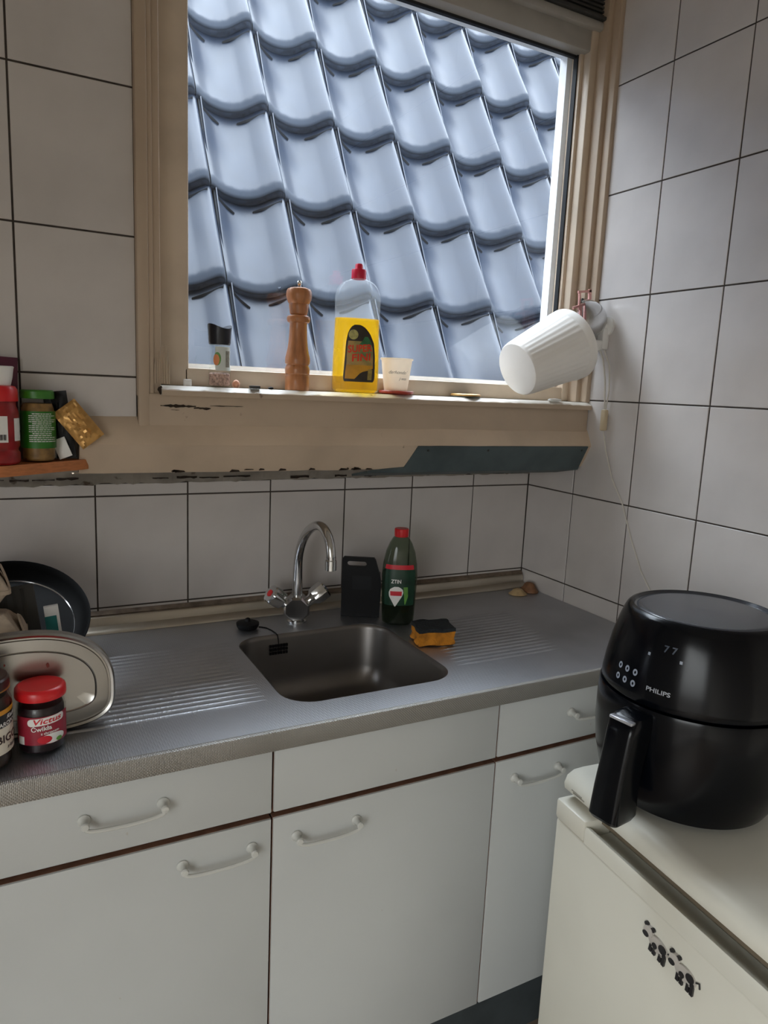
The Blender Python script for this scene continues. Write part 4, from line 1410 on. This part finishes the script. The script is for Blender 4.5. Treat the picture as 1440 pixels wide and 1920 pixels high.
M['pinkred'] = mat('pink_red_cap', srgb(212, 26, 62), 0.35, var=0.05)
b = MB().lathe([(0, 0.2445), (0.0155, 0.2445), (0.0160, 0.246), (0.0160, 0.262), (0.0150, 0.2645), (0.0095, 0.2655), (0.0085, 0.268), (0.0085, 0.274), (0.0070, 0.2765), (0, 0.277)], 30)
obj('cap', b, 'pinkred', ys)
fn = sfront(prof, 0.0007)
oc_ = [(-0.030, 0.034, 0.024), (-0.0325, 0.037, 0.027), (-0.0325, 0.0385, 0.034), (-0.030, 0.0375, 0.08), (-0.0285, 0.034, 0.108), (-0.025, 0.024, 0.128), (-0.019, 0.013, 0.140), (-0.011, 0.002, 0.1455)]
M['labdark'] = mat('dark_brown_label', srgb(52, 42, 34), 0.4, var=0.15, vscale=40)
lb = obj('label', gpatch(MB(), oc_, fn, 0, 16, 26), 'labdark', ys, label='dark rounded label')
fn = sfront(prof, 0.0012)
inner = [(-0.0265, 0.033, 0.060), (-0.0265, 0.033, 0.076), (-0.0255, 0.031, 0.098), (-0.024, 0.026, 0.111)]
obj('label_field', gpatch(MB(), inner, fn, 0, 12, 8), mat('tan_green_field', srgb(186, 150, 84), 0.45, var=0.3, vscale=40, col2=srgb(70, 118, 74)), lb)
obj('label_yellow', gpatch(MB(), [(-0.029, -0.008, 0.030), (-0.0285, 0.006, 0.045), (-0.0275, 0.033, 0.052), (-0.0265, 0.033, 0.062)], fn, 0, 12, 8), mat('amber_field', srgb(214, 154, 34), 0.45, var=0.15, vscale=30), lb)
obj('label_strip', gpatch(MB(), [(0.021, 0.031, 0.029), (0.022, 0.032, 0.052)], fn, 0, 3, 3), mat('olive_strip', srgb(168, 144, 70), 0.5, var=0.2, vscale=150), lb)
b = MB()
disc(b, -0.013, 0.1245, 0.0105, 0.0105, fn)
obj('round_emblem', b, mat('pale_green_emblem', srgb(196, 190, 116), 0.5, var=0.25, vscale=120), lb)
obj('green_flash', gpatch(MB(), [(0.000, 0.028, 0.104), (0.008, 0.025, 0.113), (0.012, 0.019, 0.121)], sfront(prof, 0.0014), 0, 6, 4), mat('green_flash', srgb(58, 128, 78), 0.45, var=0.2, vscale=60), lb)
lettering('lettering', [('SUPER', 0.0015, 0.095, 0.0215, 0.1, 0.054), ('FINI', 0.0050, 0.0760, 0.0215, 0.1, 0.043)], mat('orange_red_print', srgb(232, 52, 18), 0.4), lb, sfront(prof, 0.0017), 0.10)

# paper cup on a red saucer
b = MB().lathe([(0, 0), (0.032, 0), (0.039, 0.003), (0.0405, 0.007), (0.039, 0.0085), (0.030, 0.0062), (0, 0.0062)], 40)
tag(obj('saucer', b, mat('red_brown_saucer', srgb(176, 62, 44), 0.4, var=0.15, vscale=30), None, 40, (-0.563, SYC, WZ)), 'small red saucer under the paper cup on the window sill', 'saucer')
pc = thing('paper_cup', 'small white paper cup with handwriting standing on a red saucer', 'cup', (-0.565, SYC, WZ + 0.0070), R(-22))
pc.scale = (1, 1, 0.98)
h_ = 0.075
M['paper'] = clear('white_paper', (1, 1, 1, 1), 0.5, 1.05, srgb(244, 234, 220), 1.0, 0.3, 0.42)
b = MB().lathe([(0, 0.004), (0.0255, 0.004), (0.0255, 0), (0.0265, 0), (0.0355, h_ - 0.002), (0.0372, h_ - 0.003), (0.0380, h_ - 0.0012), (0.0372, h_ + 0.0006), (0.0355, h_), (0.0347, h_ - 0.002), (0.0258, 0.005), (0, 0.005)], 48)
obj('cup_wall', b, 'paper', pc, smooth=50)
def cupfn(p):
    rad = 0.0265 + (0.0355 - 0.0265) * p[1] / h_ + 0.0005
    t = p[0] / rad
    return (rad * math.sin(t), -rad * math.cos(t), p[1])
lettering('handwriting', [("darhondo'", 0.000, 0.043, 0.0105, 0.35, 0.046), ('j-was', 0.013, 0.029, 0.0095, 0.35, 0.020)], mat('grey_ink', srgb(84, 84, 86), 0.6), pc, cupfn, -0.02, 0.0)

# small sill things
b = MB().lathe([(0, 0), (0.034, 0), (0.0365, 0.001), (0.0365, 0.0065), (0.034, 0.008), (0.020, 0.0075), (0, 0.0075)], 36)
lid = thing('jar_lid', 'flat dark green jar lid with gold rim lying on the window sill', 'lid', (-0.371, SYC, WZ))
obj('lid_disc', b, mat('dark_olive_lid', srgb(58, 62, 52), 0.4, var=0.2, vscale=40), lid)
obj('gold_rim', MB().lathe([(0.0364, 0.003), (0.0372, 0.004), (0.0372, 0.0066), (0.034, 0.0086), (0.0325, 0.0084)], 36), 'gold', lid)
b = MB().rbox(-0.007, 0.007, -0.006, 0.006, 0, 0.013, 0.0018)
tag(obj('white_block', b, 'whiteprint', None, 35, (-1.041, SYC - 0.012, WZ), R(12)), 'tiny white cube-shaped block at the sill end', 'block')
def lump(name, label, cat, loc, s, m, seed):
    rr = random.Random(seed)
    b = MB()
    n = 12
    ang = [rr.uniform(0.8, 1.2) for _ in range(n * 6)]
    rings = []
    for j, (r0, z) in enumerate(((0.6, 0), (1.0, 0.25), (0.95, 0.6), (0.6, 0.9), (0.1, 1.0))):
        rings.append([(r0 * s[0] * ang[j * n + i] * math.cos(2 * PI * i / n), r0 * s[1] * ang[j * n + i] * math.sin(2 * PI * i / n), z * s[2] * (0.9 + 0.1 * ang[j * n + i])) for i in range(n)])
    rings[0] = [(p[0], p[1], 0) for p in rings[0]]
    b.loft(rings)
    return tag(obj(name, b, m, None, 60, loc), label, cat)
lump('salt_crystal', 'small orange rock salt lump beside the salt grinder', 'salt lump', (-0.941, SYC - 0.006, WZ), (0.007, 0.007, 0.016), mat('orange_salt', srgb(224, 158, 124), 0.5, var=0.3, vscale=90), 3)
lump('pebble', 'small dark flat pebble on the sill beside the pepper mill', 'pebble', (-0.872, SYC - 0.022, WZ), (0.006, 0.004, 0.005), 'black', 5)
b = MB().rbox(-0.011, 0.011, -0.005, 0.005, 0, 0.006, 0.001)
tag(obj('metal_clip', b, 'vent', None, 35, (-0.909, SYC - 0.030, WZ), R(-6)), 'little flat dark metal clip near the chipped sill edge', 'clip')
b = MB().lathe([(0, 0), (0.012, 0), (0.016, 0.002), (0.013, 0.0055), (0, 0.007)], 20, 0, lambda p: (p[0] * 1.4, p[1] * 0.6, p[2]))
tag(obj('soap_sliver', b, 'white', None, 40, (-0.118, -0.222, WZ), R(0)), 'thin white sliver lying under the tipped pot', 'sliver')

# white ribbed pot tipped over on the sill end
pt = thing('plastic_pot', 'white ribbed plastic pot tipped on its side at the sill end', 'pot', (-0.268, -0.250, WZ + 0.071))
pt.scale = (1.12, 1.12, 1.08)
ax = Vector((0.915, 0.035, 0.392)).normalized()
pt.rotation_mode = 'QUATERNION'
pt.rotation_quaternion = ax.to_track_quat('Z', 'Y')
L_ = 0.166
n = 144
rings = []
for r0, z, rib_ in ((0.0, 0.0, 0), (0.052, 0.0, 0), (0.0565, 0.001, 0), (0.0590, 0.005, 0), (0.0600, 0.010, 1), (0.0765, L_ - 0.022, 1), (0.0775, L_ - 0.018, 0), (0.0795, L_ - 0.016, 0), (0.0805, L_, 0), (0.0785, L_ + 0.001, 0), (0.0755, L_ - 0.004, 0), (0.0575, 0.008, 0), (0.0, 0.006, 0)):
    rings.append([((r0 + 1e-5 + rib_ * 0.0006 * math.cos(36 * 2 * PI * i / n)) * math.cos(2 * PI * i / n), (r0 + 1e-5 + rib_ * 0.0006 * math.cos(36 * 2 * PI * i / n)) * math.sin(2 * PI * i / n), z) for i in range(n)])
obj('pot_wall', MB().loft(rings, False, False), mat('matte_white_pot', srgb(240, 236, 230), 0.5, var=0.02), pt, smooth=45)

# pink plastic rack hanging on the right window post
pr = thing('pink_hook', 'pink plastic clip rack hanging on the window post behind the pot', 'clip rack', (-0.058, -0.240, 1.605))
M['pink'] = mat('pink_plastic', srgb(226, 168, 160), 0.45, var=0.1)
def strip(p, q, w=0.0035):
    b = MB()
    d = Vector(q) - Vector(p)
    a = d.cross(Vector((0, 1, 0))).normalized() * w
    c = Vector((0, 0.0025, 0))
    r1 = [Vector(p) + a + c, Vector(p) - a + c, Vector(p) - a - c, Vector(p) + a - c]
    b.loft([[tuple(v) for v in r1], [tuple(v + d) for v in r1]])
    return b
for p, q, w in (((-0.030, 0, 0.118), (0.012, 0, 0.124), 0.0028), ((0.008, 0, 0.128), (0.011, 0, 0.086), 0.0038), ((-0.042, 0, 0.078), (0.022, 0, 0.100), 0.0030),
                ((-0.014, 0.003, 0.086), (-0.010, 0.003, 0.0), 0.0036), ((0.001, 0.003, 0.09), (0.006, 0.003, 0.0), 0.0040), ((0.018, 0.0, 0.100), (0.026, 0.0, 0.010), 0.0055), ((-0.024, 0.001, 0.12), (-0.020, 0.001, 0.075), 0.0026)):
    obj('strip', strip(p, q, w), 'pink', pr, smooth=0)

# wall lamp with chrome dome, cord and inline switch
wl = thing('wall_lamp', 'chrome dome wall lamp with white holder and dangling cord switch on side wall', 'lamp', (0.0, -0.262, 1.645))
def axm(vec, off=(0, 0, 0)):
    m_ = Matrix.Translation(off) @ Vector(vec).normalized().to_track_quat('Z', 'Y').to_matrix().to_4x4()
    return lambda p: tuple(m_ @ Vector(p))
dome = [(0.053, 0.000), (0.0525, 0.004), (0.050, 0.018), (0.045, 0.032), (0.036, 0.046), (0.026, 0.055), (0.016, 0.060), (0.0, 0.061)]
b = MB().lathe(dome + [(0.0, 0.0585), (0.024, 0.053), (0.043, 0.030), (0.0505, 0.004)], 48, 0, axm((0.80, -0.46, 0.05), (-0.066, 0.026, 0.012)))
obj('lamp_shade', b, 'chrome', wl, smooth=50, label='chrome dome shade')
b = MB().lathe([(0.0, -0.001), (0.024, -0.001), (0.024, 0.006), (0.010, 0.010), (0.008, 0.030)], 28, 0, axm((-1, 0, 0)))
obj('wall_rose', b, 'white', wl)
b = MB().rbox(-0.060, -0.022, -0.014, 0.014, -0.062, -0.036, 0.006, 3)
obj('lamp_holder', b, 'white', wl)
b = MB().rbox(-0.022, -0.0005, -0.010, 0.010, -0.058, -0.006, 0.003)
obj('bracket', b, 'white', wl)
M['cord'] = mat('off_white_cord', srgb(206, 200, 188), 0.5, var=0.05)
pts = [(-0.030, -0.012, -0.060), (-0.022, -0.018, -0.085), (-0.014, -0.022, -0.13), (-0.011, -0.026, -0.19), (-0.011, -0.028, -0.212)]
obj('cord', MB().tube(pts, 0.0021, 8), 'cord', wl)
pts = [(-0.024, -0.020, -0.060), (-0.012, -0.032, -0.10), (-0.008, -0.034, -0.16), (-0.010, -0.030, -0.212)]
obj('cord', MB().tube(pts, 0.0017, 8), 'cord', wl)
b = MB().rbox(-0.017, -0.0035, -0.0365, -0.0205, -0.262, -0.208, 0.004, 2)
obj('inline_switch', b, mat('beige_switch', srgb(198, 180, 150), 0.45, var=0.05), wl)
pts = [(-0.010, -0.029, -0.258), (-0.006, -0.040, -0.31), (-0.0035, -0.068, -0.38), (-0.0030, -0.110, -0.437), (-0.003, -0.150, -0.52), (-0.003, -0.190, -0.59), (-0.003, -0.24, -0.65), (-0.003, -0.30, -0.70)]
obj('cord', MB().tube(pts, 0.0017, 8), 'cord', wl)

# =================================================================== FRIDGE
th_ = R(-5.57)
FO = (-0.552, -0.828)
fr = thing('fridge', 'low cream white fridge with rounded top carrying the air fryer', 'fridge', (FO[0], FO[1], 0), th_)
FW, FD, FZ = 0.55, 0.50, 0.85
obj('cabinet_body', MB().rbox(0.045, FD, -FW + 0.004, -0.004, 0.03, 0.806, 0.004), 'cream', fr)
b = MB()
# top slab with a generous rounded front
sec = [(0.030, 0.812), (0.004, 0.812), (-0.004, 0.818), (-0.006, 0.828), (-0.001, 0.841), (0.012, 0.8485), (0.030, 0.850), (FD, 0.850), (FD, 0.812)]
b.loft([[(p[0] + i_, y, p[1] - dz) for p in sec] for y, i_, dz in ((-0.0005, 0.004, 0.003), (-0.006, 0.0, 0.0), (-FW + 0.006, 0.0, 0.0), (-FW + 0.0005, 0.004, 0.003))])
obj('top_slab', b, 'cream', fr, smooth=40)
obj('shadow_gap', MB().box(0.02, FD - 0.01, -FW + 0.01, -0.01, 0.790, 0.816), mat('gap_shade_brown', srgb(112, 100, 82), 0.7), fr, smooth=0)  # brown colour paints the shade between slab and door
# door with a cap strip and a scooped grip along the top
dz = 0.799
b = MB().rbox(-0.012, 0.040, -FW, 0.0, 0.075, dz - 0.036, 0.005, 3)
door = obj('door', b, 'cream', fr)
b = MB().rbox(-0.014, 0.040, -0.075, 0.001, dz - 0.036, dz, 0.005, 2)
obj('door_cap', b, 'cream', door)
b = MB()
scoop = [(-0.013, dz - 0.036), (-0.013, dz - 0.012), (-0.011, dz - 0.008), (-0.004, dz - 0.010), (0.006, dz - 0.022), (0.020, dz - 0.028), (0.040, dz - 0.028), (0.040, dz - 0.036)]
b.loft([[(p[0], y, p[1]) for p in scoop] for y in (-0.0755, -0.3, -FW - 0.001)])
obj('door_grip', b, 'cream', door, smooth=40)
obj('kick_panel', MB().box(0.03, 0.042, -FW + 0.01, -0.01, 0.0, 0.072), 'plinth', fr, smooth=0)
# fine print on the front of the slab
obj('fine_print', MB().box(-0.0066, -0.005, -0.058, -0.030, 0.8225, 0.8240).box(-0.0066, -0.005, -0.052, -0.026, 0.8255, 0.8275), mat('grey_emboss', srgb(150, 146, 134), 0.5), fr, smooth=0, kind='stuff')

# fridge magnets: two little black and white animals
M['magwhite'] = mat('pale_magnet', srgb(186, 180, 172), 0.45, var=0.1)
M['magblack'] = mat('black_magnet', srgb(34, 32, 34), 0.4, var=0.1)
def magnet(yc, zc, tilt_, label):
    t = thing('fridge_magnet', label, 'magnet', (0, 0, 0), 0, 'animal magnets on the fridge door')
    base = Matrix.Translation((FO[0], FO[1], 0)) @ Matrix.Rotation(th_, 4, 'Z') @ Matrix.Translation((-0.0122, yc, zc)) @ Matrix.Rotation(R(-90), 4, 'Z') @ Matrix.Rotation(tilt_, 4, 'Y')
    t.matrix_world = base @ Matrix.Scale(1.12, 4)
    def slab(pts, y0, y1):
        return MB().prism(pts, 1, y0, y1)
    el_ = lambda cx, cz, a, c_, n=18: [(cx + a * math.cos(2 * PI * i / n), cz + c_ * math.sin(2 * PI * i / n)) for i in range(n)]
    obj('body', slab(el_(0, 0, 0.016, 0.0095), -0.003, 0), 'magwhite', t, smooth=0)
    obj('head', slab(el_(-0.0175, 0.006, 0.0075, 0.0075), -0.0045, 0), 'magwhite', t, smooth=0)
    for lx in (-0.010, -0.004, 0.006, 0.012):
        obj('leg', slab([(lx - 0.0022, -0.017), (lx + 0.0024, -0.017), (lx + 0.002, -0.006), (lx - 0.002, -0.006)], -0.003, 0), 'magblack', t, smooth=0)
    for cx, cz, a, c_ in ((0.008, 0.003, 0.0062, 0.0055), (-0.004, -0.003, 0.004, 0.0036), (0.0125, -0.003, 0.003, 0.004)):
        obj('patch', slab(el_(cx, cz, a, c_, 12), -0.0042, -0.0028), 'magblack', t, smooth=0)
    for ex in (-0.0235, -0.0125):
        obj('ear', slab(el_(ex, 0.0125, 0.0032, 0.0026, 10), -0.0035, 0), 'magblack', t, smooth=0)
    obj('muzzle', slab(el_(-0.0195, 0.0015, 0.005, 0.0034, 12), -0.0058, -0.0044), 'magblack', t, smooth=0)
    obj('tail', MB().tube([(0.0155, -0.0015, 0.004), (0.020, -0.0015, 0.007), (0.0215, -0.0015, 0.001)], 0.0011, 6), 'magblack', t)
magnet(-0.248, 0.718, R(8), 'black and white cow-shaped magnet leading the pair on the fridge door')
magnet(-0.298, 0.716, R(4), 'black and white cow-shaped magnet whose nose follows the other one on the fridge')

# =================================================================== AIR FRYER
af = thing('air_fryer', 'glossy black egg-shaped air fryer with drawer handle on the fridge', 'air fryer', (-0.425, -0.958, FZ + 0.001), R(-82))
af.scale = (1.04, 1.04, 1.04)
# local -y is the front (handle side)
b = MB().lathe([(0, 0.004), (0.100, 0.004), (0.116, 0.010), (0.127, 0.030), (0.1355, 0.065), (0.1395, 0.105), (0.1395, 0.150), (0.1385, 0.167), (0.1375, 0.170), (0.10, 0.170)], 72)
dw = obj('drawer', b, 'blackgloss', af, smooth=40)
b = MB().lathe([(0.10, 0.172), (0.1345, 0.1725), (0.1362, 0.175), (0.1355, 0.185), (0.1325, 0.205), (0.1265, 0.235), (0.1190, 0.262), (0.1130, 0.279), (0.1095, 0.286), (0.1060, 0.2895), (0.1010, 0.291)], 72)
bd = obj('upper_body', b, 'blackgloss', af, smooth=40)
b = MB().lathe([(0.1010, 0.2905), (0.0985, 0.2865), (0.0955, 0.2860), (0.093, 0.2885), (0.085, 0.2895), (0.0, 0.2905)], 72)
obj('top_plate', b, mat('grey_gloss_lid', srgb(64, 66, 72), 0.22, var=0.08), af, smooth=40)
b = MB()
for k in range(3):
    a = R(40 + 120 * k)
    b = MB().lathe([(0, 0), (0.012, 0), (0.012, 0.005), (0, 0.005)], 14, 0, lambda p: (p[0] + 0.085 * math.cos(a), p[1] + 0.085 * math.sin(a), p[2] - 0.0))
    obj('foot', b, 'black', af)
# handle: tapered grip standing off the drawer
b = MB()
secs = []
for z, y0, y1, w in ((0.016, -0.200, -0.156, 0.021), (0.022, -0.204, -0.150, 0.023), (0.06, -0.199, -0.150, 0.0225), (0.10, -0.192, -0.142, 0.0215), (0.142, -0.184, -0.130, 0.0215), (0.156, -0.180, -0.125, 0.0215), (0.163, -0.170, -0.125, 0.020)):
    secs.append([(p[0], p[1], z) for p in rrect(-w, w, y0, y1, 0.008, 3)])
b.loft(secs)
hd = obj('drawer_handle', b, 'blackgloss', dw, smooth=40)
obj('grip_strip', MB().rbox(-0.018, 0.018, -0.1815, -0.172, 0.1580, 0.1622, 0.001), mat('silver_strip', srgb(206, 208, 214), 0.25, 0.6), hd, label='silver strip on the handle')
def fr_fn(off):
    prof_ = [(0.1362, 0.175), (0.1355, 0.185), (0.1325, 0.205), (0.1265, 0.235), (0.1190, 0.262)]
    def fn(p):
        for (a0, z0), (a1, z1) in zip(prof_[:-1], prof_[1:]):
            if z0 <= p[1] <= z1:
                s = (p[1] - z0) / (z1 - z0)
                r0 = a0 + (a1 - a0) * s
                break
        else:
            r0 = 0.13
        t = p[0] / 0.133
        return ((r0 + off) * math.sin(t), -(r0 + off) * math.cos(t), p[1])
    return fn
lettering('lettering', [('PHILIPS', 0.020, 0.198, 0.0085, 0, 0.034)], mat('silver_print', srgb(176, 180, 188), 0.35, 0.3), bd, fr_fn(0.0006))
M['icon'] = mat('pale_icon_print', srgb(150, 158, 172), 0.4)
for r_ in range(2):
    for k in range(3):
        cx, cz = -0.050 + 0.0155 * k, 0.212 - 0.016 * r_
        b = MB()
        vs_, fs_ = outline_mesh([[(cx + 0.0042 * math.cos(t), cz + 0.0048 * math.sin(t)) for t in [2 * PI * i / 12 for i in range(12)]], [(cx + 0.0016 * math.cos(t), cz + 0.0022 * math.sin(t)) for t in [2 * PI * i / 12 for i in range(12)]]])
        obj('control_icon', b.add(vs_, fs_, 0, fr_fn(0.0006)), 'icon', bd, smooth=0)
for cx, cz in ((-0.004, 0.244), (0.044, 0.244)):
    obj('control_icon', patch(MB(), cx - 0.002, cx + 0.002, cz - 0.002, cz + 0.002, fr_fn(0.0006), 1, 1), 'icon', bd, smooth=0)
lettering('display_digits', [('7 7', 0.026, 0.256, 0.013, 0, 0.020)], mat('dim_digits', srgb(70, 78, 92), 0.4), bd, fr_fn(0.0006))
